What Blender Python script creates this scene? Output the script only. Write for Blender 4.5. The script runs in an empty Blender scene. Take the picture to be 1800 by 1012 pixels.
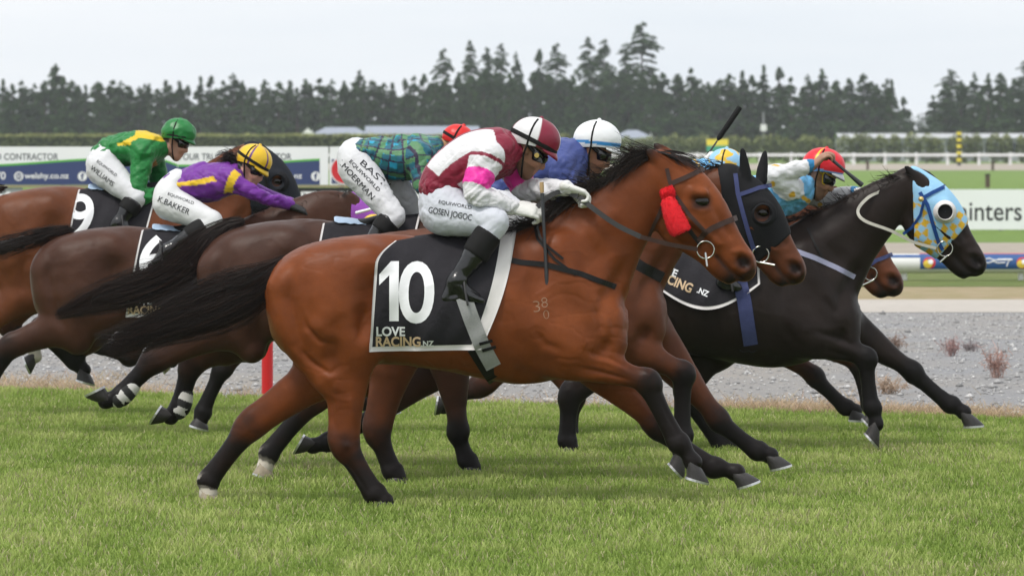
import bpy, bmesh, math, random
import numpy as np
from mathutils import Vector, Matrix
from mathutils.bvhtree import BVHTree

random.seed(7)
RNG = np.random.default_rng(7)
sc = bpy.context.scene
COL = sc.collection
PI = math.pi

# ------------------------------------------------------------------ camera
FPX, CAMH, HORY = 8500.0, 1.88, 250.0          # focal length in photo pixels, eye height, horizon row
cam_d = bpy.data.cameras.new("camera")
cam = bpy.data.objects.new("camera", cam_d)
COL.objects.link(cam)
cam.location = (0, 0, CAMH)
cam.rotation_euler = (math.radians(90), 0, 0)
cam_d.sensor_width = 36.0
cam_d.lens = FPX / 1800.0 * 36.0
cam_d.shift_y = -(506.0 - HORY) / 1800.0
cam_d.clip_start = 0.5
cam_d.clip_end = 9000
cam_d.dof.use_dof = True
cam_d.dof.focus_distance = 25.5
cam_d.dof.aperture_fstop = 8.0
sc.camera = cam

# ------------------------------------------------------------------ sky, sun, exposure
SUN_EL, SUN_AZ = math.radians(56), math.radians(200)     # soft light, high, from behind the camera's left
world = bpy.data.worlds.new("World"); sc.world = world; world.use_nodes = True
wn, wl = world.node_tree.nodes, world.node_tree.links
wn.clear()
sky = wn.new("ShaderNodeTexSky"); sky.sky_type = 'NISHITA'; sky.sun_disc = False
sky.sun_elevation = SUN_EL; sky.sun_rotation = SUN_AZ
sky.air_density = 1.0; sky.dust_density = 4.0; sky.ozone_density = 1.0; sky.altitude = 20
hsv = wn.new("ShaderNodeHueSaturation"); hsv.inputs['Saturation'].default_value = 0.22
wl.new(sky.outputs[0], hsv.inputs['Color'])
wtc = wn.new("ShaderNodeTexCoord"); wmap = wn.new("ShaderNodeMapping")
wmap.inputs['Scale'].default_value = (1.6, 1.6, 14.0)
wl.new(wtc.outputs['Generated'], wmap.inputs[0])
wno = wn.new("ShaderNodeTexNoise"); wno.inputs['Scale'].default_value = 2.6
wno.inputs['Detail'].default_value = 5; wno.inputs['Roughness'].default_value = 0.5
wl.new(wmap.outputs[0], wno.inputs['Vector'])
wr = wn.new("ShaderNodeMapRange"); wr.inputs[1].default_value = 0.3; wr.inputs[2].default_value = 0.7
wl.new(wno.outputs[0], wr.inputs[0])
wmix = wn.new("ShaderNodeMix"); wmix.data_type = 'RGBA'
wl.new(wr.outputs[0], wmix.inputs[0])
ov = wn.new("ShaderNodeMix"); ov.data_type = 'RGBA'; ov.inputs[0].default_value = 0.78   # the cloud layer over the clear sky
wmix.inputs[6].default_value = (8.5, 9.15, 9.8, 1); wmix.inputs[7].default_value = (10.4, 10.55, 10.75, 1)
wl.new(hsv.outputs[0], ov.inputs[6]); wl.new(wmix.outputs[2], ov.inputs[7])
bg = wn.new("ShaderNodeBackground"); bg.inputs['Strength'].default_value = 0.085
wl.new(ov.outputs[2], bg.inputs['Color'])
wo = wn.new("ShaderNodeOutputWorld"); wl.new(bg.outputs[0], wo.inputs[0])

sun_d = bpy.data.lights.new("sun", 'SUN'); sun_d.energy = 1.5; sun_d.angle = math.radians(12)
sun_d.color = (1.0, 0.96, 0.90)
sun = bpy.data.objects.new("sun", sun_d); COL.objects.link(sun)
# light comes from behind and left of the camera, high up
sd = Vector((-0.36, -0.42, 1.0)).normalized()
sun.rotation_euler = sd.to_track_quat('Z', 'Y').to_euler()
sun.location = sd * 50
sky.sun_rotation = math.atan2(sd.x, sd.y)
sky.sun_elevation = math.asin(sd.z)

sc.view_settings.view_transform = 'Standard'
sc.view_settings.look = 'None'
sc.view_settings.gamma = 1.0
sc.view_settings.use_curve_mapping = False
sc.view_settings.exposure = 0.55
sc.cycles.max_bounces = 6
sc.cycles.diffuse_bounces = 2
sc.cycles.glossy_bounces = 2
sc.cycles.transparent_max_bounces = 4
sc.cycles.volume_bounces = 0
sc.cycles.use_denoising = True

def P(px, py, d):
    """photo pixel at depth d -> point in the place"""
    return np.array([(px - 900.0) * d / FPX, d, CAMH - (py - HORY) * d / FPX])

def ground_d(py):
    return FPX * CAMH / (py - HORY)

# ------------------------------------------------------------------ objects
def empty(name, loc):
    o = bpy.data.objects.new(name, None); COL.objects.link(o)
    o.location = loc; o.empty_display_size = 0.2
    return o

def tag(o, label=None, cat=None, group=None, kind=None):
    if label: o['label'] = label
    if cat: o['category'] = cat
    if group: o['group'] = group
    if kind: o['kind'] = kind
    return o

def mesh_np(name, V, F, mat, parent=None, col=None, smooth=True, origin=None, fmat=None):
    """V (n,3) world coords, F (m,3|4) ints -> mesh object under parent"""
    V = np.asarray(V, dtype=np.float64)
    off = np.zeros(3)
    if parent is not None:
        p = parent
        while p is not None:
            off += np.array(p.location); p = p.parent
    if origin is not None: off = off + (np.asarray(origin) - off)
    me = bpy.data.meshes.new(name)
    F = np.asarray(F, dtype=np.int32)
    n, k = F.shape
    me.vertices.add(len(V)); me.vertices.foreach_set("co", (V - off).astype(np.float32).ravel())
    me.loops.add(n * k); me.loops.foreach_set("vertex_index", F.ravel())
    me.polygons.add(n); me.polygons.foreach_set("loop_start", np.arange(0, n * k, k, dtype=np.int32))
    me.update(calc_edges=True)
    if smooth: me.polygons.foreach_set("use_smooth", np.ones(n, dtype=bool))
    if col is not None:
        ca = np.ones((len(V), 4), dtype=np.float32); ca[:, :3] = col
        at = me.color_attributes.new("Col", 'FLOAT_COLOR', 'POINT'); at.data.foreach_set("color", ca.ravel())
    mats = mat if isinstance(mat, (list, tuple)) else [mat]
    for m in mats: me.materials.append(m)
    if fmat is not None: me.polygons.foreach_set("material_index", np.asarray(fmat, dtype=np.int32))
    me.validate(); me.update()
    o = bpy.data.objects.new(name, me); COL.objects.link(o)
    if parent is not None: o.parent = parent
    elif origin is not None: o.location = origin
    return o

class MB:
    """collects polygons of any size for one small mesh"""
    def __init__(s): s.v, s.f, s.m = [], [], []
    def box(s, x0, x1, y0, y1, z0, z1, mi=0):
        b = len(s.v)
        s.v += [(x0,y0,z0),(x1,y0,z0),(x1,y1,z0),(x0,y1,z0),(x0,y0,z1),(x1,y0,z1),(x1,y1,z1),(x0,y1,z1)]
        for q in ((0,3,2,1),(4,5,6,7),(0,1,5,4),(1,2,6,5),(2,3,7,6),(3,0,4,7)):
            s.f.append([b+i for i in q]); s.m.append(mi)
        return s
    def poly(s, pts, mi=0):
        b = len(s.v); s.v += [tuple(p) for p in pts]; s.f.append(list(range(b, b+len(pts)))); s.m.append(mi); return s
    def grid(s, R, mi=0, closed=False, flip=False):
        """R: list of rings of points"""
        b = len(s.v); n = len(R[0])
        for r in R: s.v += [tuple(p) for p in r]
        for i in range(len(R)-1):
            for j in range(n if closed else n-1):
                k = (j+1) % n
                q = [b+i*n+j, b+i*n+k, b+(i+1)*n+k, b+(i+1)*n+j]
                s.f.append(q[::-1] if flip else q); s.m.append(mi)
        return s
    def tube(s, pts, r, seg=8, mi=0, cap=True):
        pts = [Vector(p) for p in pts]; n = len(pts)
        rs = r if isinstance(r, (list, tuple)) else [r]*n
        R = []
        up = Vector((0,0,1)); prev = None
        for i in range(n):
            t = (pts[min(i+1,n-1)] - pts[max(i-1,0)]).normalized()
            if prev is None:
                a = t.cross(up)
                if a.length < 1e-3: a = t.cross(Vector((1,0,0)))
                a.normalize()
            else:
                a = prev - t*prev.dot(t)
                if a.length < 1e-6: a = t.cross(up)
                a.normalize()
            prev = a; c = t.cross(a)
            R.append([pts[i] + (a*math.cos(2*PI*j/seg) + c*math.sin(2*PI*j/seg))*rs[i] for j in range(seg)])
        s.grid(R, mi, closed=True)
        if cap:
            s.poly(R[0][::-1], mi); s.poly(R[-1], mi)
        return s
    def build(s, name, mat, parent=None, smooth=False, origin=None):
        off = Vector((0,0,0)); p = parent
        while p is not None: off = off + p.location; p = p.parent
        if origin is not None: off = Vector(origin)
        me = bpy.data.meshes.new(name)
        me.from_pydata([tuple(Vector(v) - off) for v in s.v], [], s.f)
        mats = mat if isinstance(mat, (list, tuple)) else [mat]
        for m in mats: me.materials.append(m)
        me.polygons.foreach_set("material_index", s.m)
        if smooth: me.polygons.foreach_set("use_smooth", [True]*len(me.polygons))
        me.update()
        o = bpy.data.objects.new(name, me); COL.objects.link(o)
        if parent is not None: o.parent = parent
        elif origin is not None: o.location = origin
        return o

# ------------------------------------------------------------------ materials
def srgb(r, g, b):
    def f(c):
        c /= 255.0
        return c/12.92 if c <= 0.04045 else ((c+0.055)/1.055)**2.4
    return np.array([f(r), f(g), f(b)])

def new_mat(name):
    m = bpy.data.materials.new(name); m.use_nodes = True
    nt = m.node_tree; b = nt.nodes['Principled BSDF']
    return m, nt, nt.nodes, nt.links, b

def noise_node(nt, scale, detail=4, rough=0.55, vec=None, coord='Object'):
    n = nt.nodes.new("ShaderNodeTexNoise"); n.inputs['Scale'].default_value = scale
    n.inputs['Detail'].default_value = detail; n.inputs['Roughness'].default_value = rough
    if vec is None:
        tc = nt.nodes.new("ShaderNodeTexCoord"); nt.links.new(tc.outputs[coord], n.inputs['Vector'])
    else: nt.links.new(vec, n.inputs['Vector'])
    return n

def add_bump(nt, b, h, strength, dist):
    bp = nt.nodes.new("ShaderNodeBump"); bp.inputs['Strength'].default_value = strength
    bp.inputs['Distance'].default_value = dist
    nt.links.new(h, bp.inputs['Height']); nt.links.new(bp.outputs[0], b.inputs['Normal'])
    return bp

def simple(name, col, rough=0.6, metal=0.0, spec=0.5, vary=0.12, scale=12, bump=0.0, bscale=60, coat=0.0):
    m, nt, N, L, b = new_mat(name)
    n = noise_node(nt, scale)
    mx = N.new("ShaderNodeMix"); mx.data_type = 'RGBA'
    c = np.asarray(col, dtype=float)
    mx.inputs[6].default_value = (*(c*(1-vary)), 1); mx.inputs[7].default_value = (*np.clip(c*(1+vary), 0, 1), 1)
    L.new(n.outputs[0], mx.inputs[0]); L.new(mx.outputs[2], b.inputs['Base Color'])
    b.inputs['Roughness'].default_value = rough; b.inputs['Metallic'].default_value = metal
    b.inputs['Specular IOR Level'].default_value = spec
    b.inputs['Coat Weight'].default_value = coat
    if bump > 0:
        n2 = noise_node(nt, bscale, 5)
        add_bump(nt, b, n2.outputs[0], 1.0, bump)
    return m

def vcol_mat(name, rough=0.5, spec=0.5, bump=0.0, bscale=80, vary=0.15, vscale=14, sheen=0.0, stretch=None, coat=0.0, wr=0.0):
    """colour comes from the mesh's own colour attribute, broken up a little by noise"""
    m, nt, N, L, b = new_mat(name)
    a = N.new("ShaderNodeVertexColor"); a.layer_name = "Col"
    n = noise_node(nt, vscale, 5)
    mr = N.new("ShaderNodeMapRange"); mr.inputs[1].default_value = 0.25; mr.inputs[2].default_value = 0.75
    mr.inputs[3].default_value = 1-vary; mr.inputs[4].default_value = 1+vary
    L.new(n.outputs[0], mr.inputs[0])
    mu = N.new("ShaderNodeMix"); mu.data_type = 'RGBA'; mu.blend_type = 'MULTIPLY'; mu.inputs[0].default_value = 1.0
    L.new(a.outputs[0], mu.inputs[6]); L.new(mr.outputs[0], mu.inputs[7])
    L.new(mu.outputs[2], b.inputs['Base Color'])
    b.inputs['Roughness'].default_value = rough; b.inputs['Specular IOR Level'].default_value = spec
    b.inputs['Sheen Weight'].default_value = sheen; b.inputs['Sheen Roughness'].default_value = 0.4
    b.inputs['Coat Weight'].default_value = coat; b.inputs['Coat Roughness'].default_value = 0.3
    if bump > 0:
        tc = N.new("ShaderNodeTexCoord"); mp = N.new("ShaderNodeMapping")
        if stretch: mp.inputs['Scale'].default_value = stretch
        L.new(tc.outputs['Object'], mp.inputs[0])
        n2 = noise_node(nt, bscale, 6, 0.6, vec=mp.outputs[0])
        add_bump(nt, b, n2.outputs[0], 1.0, bump)
    return m

# ------------------------------------------------------------------ numpy noise
def _hash(ix, iy, iz):
    h = (ix.astype(np.int64)*374761393 + iy.astype(np.int64)*668265263 + iz.astype(np.int64)*2147483647) & 0xffffffff
    h = ((h ^ (h >> 13)) * 1274126177) & 0xffffffff
    h = (h ^ (h >> 16)) & 0xffffff
    return h / float(0xffffff)

def vnoise(Pt, scale=1.0, octaves=1):
    Pt = np.asarray(Pt)*scale; out = 0.0; amp = 1.0; tot = 0.0
    for o in range(octaves):
        i = np.floor(Pt).astype(np.int64); f = Pt - i; f = f*f*(3-2*f)
        x, y, z = i[..., 0], i[..., 1], i[..., 2]; u, v, w = f[..., 0], f[..., 1], f[..., 2]
        r = 0
        for dx in (0, 1):
            for dy in (0, 1):
                for dz in (0, 1):
                    r = r + _hash(x+dx, y+dy, z+dz)*np.where(dx, u, 1-u)*np.where(dy, v, 1-v)*np.where(dz, w, 1-w)
        out = out + amp*(r*2-1); tot += amp; amp *= 0.5; Pt = Pt*2.03+17.3
    return out/tot

# ------------------------------------------------------------------ implicit surfaces
def spline(nodes, sub=4):
    A = np.asarray(nodes, dtype=float)
    if len(A) < 3 or sub <= 1: 
        return A
    Pp = np.vstack([2*A[0]-A[1], A, 2*A[-1]-A[-2]])
    out = []
    for i in range(1, len(Pp)-2):
        p0, p1, p2, p3 = Pp[i-1], Pp[i], Pp[i+1], Pp[i+2]
        for s in range(sub):
            t = s/sub
            out.append(0.5*((2*p1)+(-p0+p2)*t+(2*p0-5*p1+4*p2-p3)*t*t+(-p0+3*p1-3*p2+p3)*t**3))
    out.append(A[-1])
    out = np.array(out)
    if out.shape[1] >= 5: out[:, 3:5] = np.maximum(out[:, 3:5], 0.003)
    return out

def seg_dist(X, Y, Z, a, b, L):
    ab = b[:3]-a[:3]; l2 = max(float(ab@ab), 1e-12)
    px, py, pz = X-a[0], Y-a[1], Z-a[2]
    t = np.clip((px*ab[0]+py*ab[1]+pz*ab[2])/l2, 0, 1)
    qx, qy, qz = px-t*ab[0], py-t*ab[1], pz-t*ab[2]
    ra = a[3]+t*(b[3]-a[3]); rb = a[4]+t*(b[4]-a[4])
    q2 = qx*qx+qy*qy+qz*qz
    lat = qx*L[0]+qy*L[1]+qz*L[2]
    rem = np.maximum(q2-lat*lat, 0)
    k = np.sqrt(rem/(ra*ra)+lat*lat/(rb*rb))+1e-6
    r = np.sqrt(q2)
    return np.where(k > 0.15, r*(1-1/k), -np.minimum(ra, rb)*(1-k)), t

def smin(a, b, k):
    if k <= 0: return np.minimum(a, b)
    h = np.maximum(k-np.abs(a-b), 0)/k
    return np.minimum(a, b)-h*h*k*0.25

class Grid:
    def __init__(s, lo, hi, h):
        s.h = h; s.lo = np.asarray(lo, float)-2*h
        s.n = np.ceil((np.asarray(hi, float)+2*h-s.lo)/h).astype(int)+1
        s.ax = [(s.lo[i]+h*np.arange(s.n[i])).astype(np.float32) for i in range(3)]
        s.D = np.full(tuple(s.n), 1.0, dtype=np.float32)
    def sl(s, lo, hi):
        a = np.clip(np.floor((np.asarray(lo)-s.lo)/s.h).astype(int), 0, s.n)
        b = np.clip(np.ceil((np.asarray(hi)-s.lo)/s.h).astype(int)+1, 0, s.n)
        return tuple(slice(int(a[i]), int(b[i])) for i in range(3))
    def xyz(s, sl):
        return s.ax[0][sl[0]][:, None, None], s.ax[1][sl[1]][None, :, None], s.ax[2][sl[2]][None, None, :]
    def chain(s, nodes, k=0.03, sub=4, L=(0, 1, 0), mode='add', grow=0.0):
        A = spline(nodes, sub).copy(); A[:, 3:5] += grow
        mg = max(k, 0.03)+2*s.h
        r = A[:, 3:5].max(1)[:, None]
        lo, hi = (A[:, :3]-r).min(0)-mg, (A[:, :3]+r).max(0)+mg
        S = s.sl(lo, hi)
        if any(q.stop <= q.start for q in S): return
        shp = tuple(q.stop-q.start for q in S)
        T = np.full(shp, 1.0, dtype=np.float32)
        for i in range(max(len(A)-1, 1)):
            a, b = A[i], A[min(i+1, len(A)-1)]
            rr = max(a[3], a[4], b[3], b[4])+mg
            S2 = s.sl(np.minimum(a[:3], b[:3])-rr, np.maximum(a[:3], b[:3])+rr)
            R = tuple(slice(S2[j].start-S[j].start, S2[j].stop-S[j].start) for j in range(3))
            R = tuple(slice(max(q.start, 0), max(q.stop, 0)) for q in R)
            X, Y, Z = s.xyz(S2)
            if X.size == 0 or Y.size == 0 or Z.size == 0: continue
            d, _ = seg_dist(X, Y, Z, a, b, L)
            sub_ = T[R]
            T[R] = np.minimum(sub_, d[:sub_.shape[0], :sub_.shape[1], :sub_.shape[2]])
        if mode == 'add': s.D[S] = smin(s.D[S], T, k)
        elif mode == 'sub': s.D[S] = -smin(-s.D[S], T, k)
    def func(s, fn, lo, hi, k=0.03, mode='add'):
        S = s.sl(lo, hi); X, Y, Z = s.xyz(S)
        d = fn(X, Y, Z).astype(np.float32)
        if mode == 'add': s.D[S] = smin(s.D[S], d, k)
        elif mode == 'sub': s.D[S] = -smin(-s.D[S], d, k)
    def halfspace(s, p, n):
        """keep the side n points away from"""
        X, Y, Z = s.xyz((slice(0, None),)*3)
        d = (X-p[0])*n[0]+(Y-p[1])*n[1]+(Z-p[2])*n[2]
        s.D = np.maximum(s.D, d.astype(np.float32))
    def mesh(s, smooth=2, lam=0.5):
        D = s.D; nx, ny, nz = D.shape
        I = (D < 0)
        c = np.zeros((nx-1, ny-1, nz-1), dtype=np.uint8)
        offs = [(i, j, k) for i in (0, 1) for j in (0, 1) for k in (0, 1)]
        for i, j, k in offs: c += I[i:nx-1+i, j:ny-1+j, k:nz-1+k]
        act = (c > 0) & (c < 8)
        ci = np.argwhere(act)
        if len(ci) == 0: return np.zeros((0, 3)), np.zeros((0, 4), int)
        vals = {o: D[ci[:, 0]+o[0], ci[:, 1]+o[1], ci[:, 2]+o[2]].astype(np.float64) for o in offs}
        acc = np.zeros((len(ci), 3)); cnt = np.zeros(len(ci))
        for o in offs:
            for ax in range(3):
                if o[ax] == 1: continue
                p = list(o); p[ax] = 1; p = tuple(p)
                a, b = vals[o], vals[p]
                m = (a < 0) != (b < 0)
                t = np.where(m, a/np.where(m, a-b, 1), 0)
                pt = np.tile(np.array(o, float), (len(ci), 1)); pt[:, ax] += t
                acc += pt*m[:, None]; cnt += m
        V = s.lo+s.h*(ci+acc/cnt[:, None])
        idx = np.full((nx-1, ny-1, nz-1), -1, dtype=np.int32)
        idx[ci[:, 0], ci[:, 1], ci[:, 2]] = np.arange(len(ci))
        F = []
        for ax in range(3):
            u, v = (ax+1) % 3, (ax+2) % 3
            sa = [slice(None)]*3; sb = [slice(None)]*3
            sa[ax] = slice(0, -1); sb[ax] = slice(1, None)
            A_, B_ = I[tuple(sa)], I[tuple(sb)]
            e = np.argwhere(A_ != B_)
            e = e[(e[:, u] > 0) & (e[:, v] > 0) & (e[:, u] < D.shape[u]-1) & (e[:, v] < D.shape[v]-1)]
            flip = A_[e[:, 0], e[:, 1], e[:, 2]]
            q = []
            for du, dv in ((-1, -1), (0, -1), (0, 0), (-1, 0)):
                g = e.copy(); g[:, u] += du; g[:, v] += dv
                q.append(idx[g[:, 0], g[:, 1], g[:, 2]])
            q = np.stack(q, 1); q[~flip] = q[~flip][:, ::-1]
            F.append(q)
        F = np.vstack(F); F = F[(F >= 0).all(1)]
        for _ in range(smooth): V = laplace(V, F, lam)
        return V, F

def laplace(V, F, lam):
    n = len(V)
    a = F.ravel(); b = np.roll(F, -1, 1).ravel()
    i = np.concatenate([a, b]); j = np.concatenate([b, a])
    c = np.bincount(i, minlength=n).astype(float)
    S = np.stack([np.bincount(i, weights=V[j, k], minlength=n) for k in range(3)], 1)
    m = S/np.maximum(c, 1)[:, None]
    return V+lam*(m-V)

def vnormals(V, F):
    n = np.cross(V[F[:, 2]]-V[F[:, 0]], V[F[:, 3 if F.shape[1] == 4 else 1]]-V[F[:, 1 if F.shape[1] == 4 else 0]])
    if F.shape[1] == 3: n = np.cross(V[F[:, 1]]-V[F[:, 0]], V[F[:, 2]]-V[F[:, 0]])
    N = np.zeros_like(V)
    for k in range(F.shape[1]):
        for c in range(3): N[:, c] += np.bincount(F[:, k], weights=n[:, c], minlength=len(V))
    return N/np.maximum(np.linalg.norm(N, axis=1), 1e-9)[:, None]

def near_chain(V, chains, L=(0, 1, 0), sub=4):
    """which chain each vertex belongs to, and where along it (node units)"""
    best = np.full(len(V), 9.0); cid = np.zeros(len(V), int); tt = np.zeros(len(V))
    for ci, nodes in enumerate(chains):
        A = spline(nodes, sub); sb = sub if len(nodes) >= 3 else 1
        for i in range(len(A)-1):
            d, t = seg_dist(V[:, 0], V[:, 1], V[:, 2], A[i], A[i+1], L)
            m = d < best
            best[m] = d[m]; cid[m] = ci; tt[m] = (i+t[m])/sb
    return cid, tt, best

def bvh_of(V, F):
    return BVHTree.FromPolygons([tuple(v) for v in V.tolist()], F.tolist())

def polyline_dist(X, Z, pts):
    d = np.full(len(X), 9.0)
    for (x0, z0), (x1, z1) in zip(pts[:-1], pts[1:]):
        dx, dz = x1-x0, z1-z0; l2 = max(dx*dx+dz*dz, 1e-12)
        t = np.clip(((X-x0)*dx+(Z-z0)*dz)/l2, 0, 1)
        d = np.minimum(d, np.hypot(X-x0-t*dx, Z-z0-t*dz))
    return d

def stroke(X, Z, pts, w):
    """bell across a polyline, fading out towards both of its ends"""
    L = [0.0]
    for (x0, z0), (x1, z1) in zip(pts[:-1], pts[1:]): L.append(L[-1]+math.hypot(x1-x0, z1-z0))
    d = np.full(len(X), 9.0); tt = np.zeros(len(X))
    for i, ((x0, z0), (x1, z1)) in enumerate(zip(pts[:-1], pts[1:])):
        dx, dz = x1-x0, z1-z0; l2 = max(dx*dx+dz*dz, 1e-12)
        t = np.clip(((X-x0)*dx+(Z-z0)*dz)/l2, 0, 1); q = np.hypot(X-x0-t*dx, Z-z0-t*dz)
        m = q < d; d[m] = q[m]; tt[m] = (L[i]+t[m]*(L[i+1]-L[i]))/L[-1]
    f = np.clip(np.minimum(tt, 1-tt)/.38, 0, 1); f = f*f*(3-2*f)
    return np.exp(-(d/w)**2)*(.12+.88*f)

def resample(pts, step):
    pts = [np.asarray(p, float) for p in pts]; out = [pts[0]]
    for a, b in zip(pts[:-1], pts[1:]):
        n = max(1, int(np.ceil(np.linalg.norm(b-a)/step)))
        for i in range(1, n+1): out.append(a+(b-a)*i/n)
    return np.array(out)

# ------------------------------------------------------------------ lettering
def text_polys(txt, bold=0.0, spacing=1.0):
    """built-in font, as flat polygons: size-1 text starting at x=0 on the baseline"""
    cu = bpy.data.curves.new("t", 'FONT'); cu.body = txt; cu.size = 1.0; cu.offset = bold
    cu.space_character = spacing; cu.resolution_u = 6; cu.fill_mode = 'FRONT'
    o = bpy.data.objects.new("t", cu); COL.objects.link(o)
    dg = bpy.context.evaluated_depsgraph_get(); dg.update()
    ev = o.evaluated_get(dg); me = ev.to_mesh()
    V = np.array([v.co[:] for v in me.vertices]).reshape(-1, 3)
    F = [list(p.vertices) for p in me.polygons]
    ev.to_mesh_clear()
    bpy.data.objects.remove(o); bpy.data.curves.remove(cu)
    return V, F

def text_fit(txt, w, h, bold=0.0, spacing=1.0, shear=0.0):
    V, F = text_polys(txt, bold, spacing)
    lo, hi = V.min(0), V.max(0)
    V = V-(lo+hi)/2
    V[:, 0] *= w/(hi[0]-lo[0]); V[:, 1] *= h/(hi[1]-lo[1])
    V[:, 0] += shear*V[:, 1]
    return V, F

def flat_text(txt, cx, cz, y, w, h, mat, parent, bold=0.0, name="lettering", spacing=1.0, shear=0.0):
    V, F = text_fit(txt, w, h, bold, spacing, shear)
    mb = MB(); mb.v = [(cx+v[0], y, cz+v[1]) for v in V]; mb.f = F; mb.m = [0]*len(F)
    return mb.build(name, mat, parent)

def drape_polys(V, F, mat, parent, bvh, y0, off=0.003, cell=0.015, name="lettering"):
    """V in (x,z) place coords; laid on the surface seen from the near side"""
    bm = bmesh.new()
    vs = [bm.verts.new((v[0], 0, v[1])) for v in V]
    for f in F:
        try: bm.faces.new([vs[i] for i in f])
        except ValueError: pass
    bmesh.ops.remove_doubles(bm, verts=bm.verts, dist=1e-6)
    lo = V.min(0); hi = V.max(0)
    for ax, n in ((0, (1, 0, 0)), (1, (0, 0, 1))):
        k = int((hi[ax]-lo[ax])/cell)
        for i in range(1, k+1):
            c = lo[ax]+(hi[ax]-lo[ax])*i/(k+1)
            co = (c, 0, 0) if ax == 0 else (0, 0, c)
            bmesh.ops.bisect_plane(bm, geom=bm.verts[:]+bm.edges[:]+bm.faces[:], plane_co=co, plane_no=n)
    last = None; dead = []
    for v in bm.verts:
        hit = bvh.ray_cast(Vector((v.co.x, y0, v.co.z)), Vector((0, 1, 0)), 3.0)
        if hit[0] is None: dead.append(v)
        else: v.co.y = hit[0].y-off
    bmesh.ops.delete(bm, geom=dead, context='VERTS')
    off_ = Vector((0, 0, 0)); p = parent
    while p is not None: off_ = off_+p.location; p = p.parent
    for v in bm.verts: v.co = v.co-off_
    me = bpy.data.meshes.new(name); bm.to_mesh(me); bm.free()
    me.materials.append(mat)
    o = bpy.data.objects.new(name, me); COL.objects.link(o); o.parent = parent
    return o

def drape_text(txt, cx, cz, w, h, ang, mat, parent, bvh, y0, bold=0.0, off=0.003, cell=0.015, spacing=1.0, shear=0.0, name="lettering"):
    V, F = text_fit(txt, w, h, bold, spacing, shear)
    c, s = math.cos(ang), math.sin(ang)
    W = np.stack([cx+V[:, 0]*c-V[:, 1]*s, cz+V[:, 0]*s+V[:, 1]*c], 1)
    return drape_polys(W, F, mat, parent, bvh, y0, off, cell, name)

def strap(pts, width, mat, parent, bvh, yc, off=0.004, th=0.004, near=True, name="strap", cap=False, step=0.012, reach=0.8):
    """a flat leather strap laid on a body: pts are (x,z)"""
    A = resample(pts, step); n = len(A)
    T = np.gradient(A, axis=0); T /= np.maximum(np.linalg.norm(T, axis=1), 1e-9)[:, None]
    Nn = np.stack([-T[:, 1], T[:, 0]], 1)
    sgn = -1 if near else 1
    rows = []
    lasty = [None, None, None]
    for i in range(n):
        row = []
        for k, w in enumerate((-0.5, 0.0, 0.5)):
            q = A[i]+Nn[i]*w*width
            hit = bvh.ray_cast(Vector((q[0], yc+sgn*reach, q[1])), Vector((0, -sgn, 0)), reach)
            y = hit[0].y if hit[0] is not None else None
            row.append([q[0], y, q[1]])
        rows.append(row)
    for k in range(3):
        ys = [r[k][1] for r in rows]; good = [i for i, y in enumerate(ys) if y is not None]
        if not good: return None
        for i in range(n):
            if ys[i] is None:
                j = min(good, key=lambda g: abs(g-i)); rows[i][k][1] = ys[j]
    ysm = np.array([[r[k][1] for k in range(3)] for r in rows])
    for _ in range(2):
        p_ = np.pad(ysm, ((1, 1), (0, 0)), mode='edge'); ysm = (p_[:-2]+2*p_[1:-1]+p_[2:])/4
    mid = ysm.mean(1, keepdims=True); ysm = ysm*0.5+mid*0.5
    mb = MB()
    top = [[(rows[i][k][0], ysm[i, k]+sgn*(off+th), rows[i][k][2]) for k in range(3)] for i in range(n)]
    bot = [[(rows[i][k][0], ysm[i, k]+sgn*(off-0.006), rows[i][k][2]) for k in range(3)] for i in range(n)]
    R = [[bot[i][0], top[i][0], top[i][1], top[i][2], bot[i][2]] for i in range(n)]
    if cap:
        q = R[-1]; e = A[-1]+T[-1]*0.02
        R.append([(e[0]+(p[0]-A[-1][0]), yc, e[1]+(p[2]-A[-1][1])) for p in q])
    mb.grid(R, 0, flip=not near)
    mb.poly(R[0] if near else R[0][::-1])
    return mb.build(name, mat, parent, smooth=False)
# ================================================================== the setting
def sheet(name, pts, z, mat):
    return tag(MB().poly([(x, y, z) for x, y in pts]).build(name, mat), kind="structure")

def ground_mat(name, c1, c2, c3, s1=.25, s2=6.0, bump=.02, bs=30, rough=.95, stretch=(1, 1, 1)):
    m, nt, N, L, b = new_mat(name)
    tc = N.new("ShaderNodeTexCoord"); mp = N.new("ShaderNodeMapping"); mp.inputs['Scale'].default_value = stretch
    L.new(tc.outputs['Object'], mp.inputs[0])
    n1 = noise_node(nt, s1, 5, .6, vec=mp.outputs[0]); n2 = noise_node(nt, s2, 6, .65, vec=mp.outputs[0])
    r1 = N.new("ShaderNodeMapRange"); r1.inputs[1].default_value = .35; r1.inputs[2].default_value = .65
    r2 = N.new("ShaderNodeMapRange"); r2.inputs[1].default_value = .38; r2.inputs[2].default_value = .66
    L.new(n1.outputs[0], r1.inputs[0]); L.new(n2.outputs[0], r2.inputs[0])
    a = N.new("ShaderNodeMix"); a.data_type = 'RGBA'; a.inputs[6].default_value = (*c1, 1); a.inputs[7].default_value = (*c2, 1)
    L.new(r1.outputs[0], a.inputs[0])
    e = N.new("ShaderNodeMix"); e.data_type = 'RGBA'; e.inputs[7].default_value = (*c3, 1)
    L.new(r2.outputs[0], e.inputs[0]); L.new(a.outputs[2], e.inputs[6])
    L.new(e.outputs[2], b.inputs['Base Color']); b.inputs['Roughness'].default_value = rough
    b.inputs['Specular IOR Level'].default_value = .2
    n3 = noise_node(nt, bs, 5, .7)
    add_bump(nt, b, n3.outputs[0], 1.0, bump)
    return m

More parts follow.
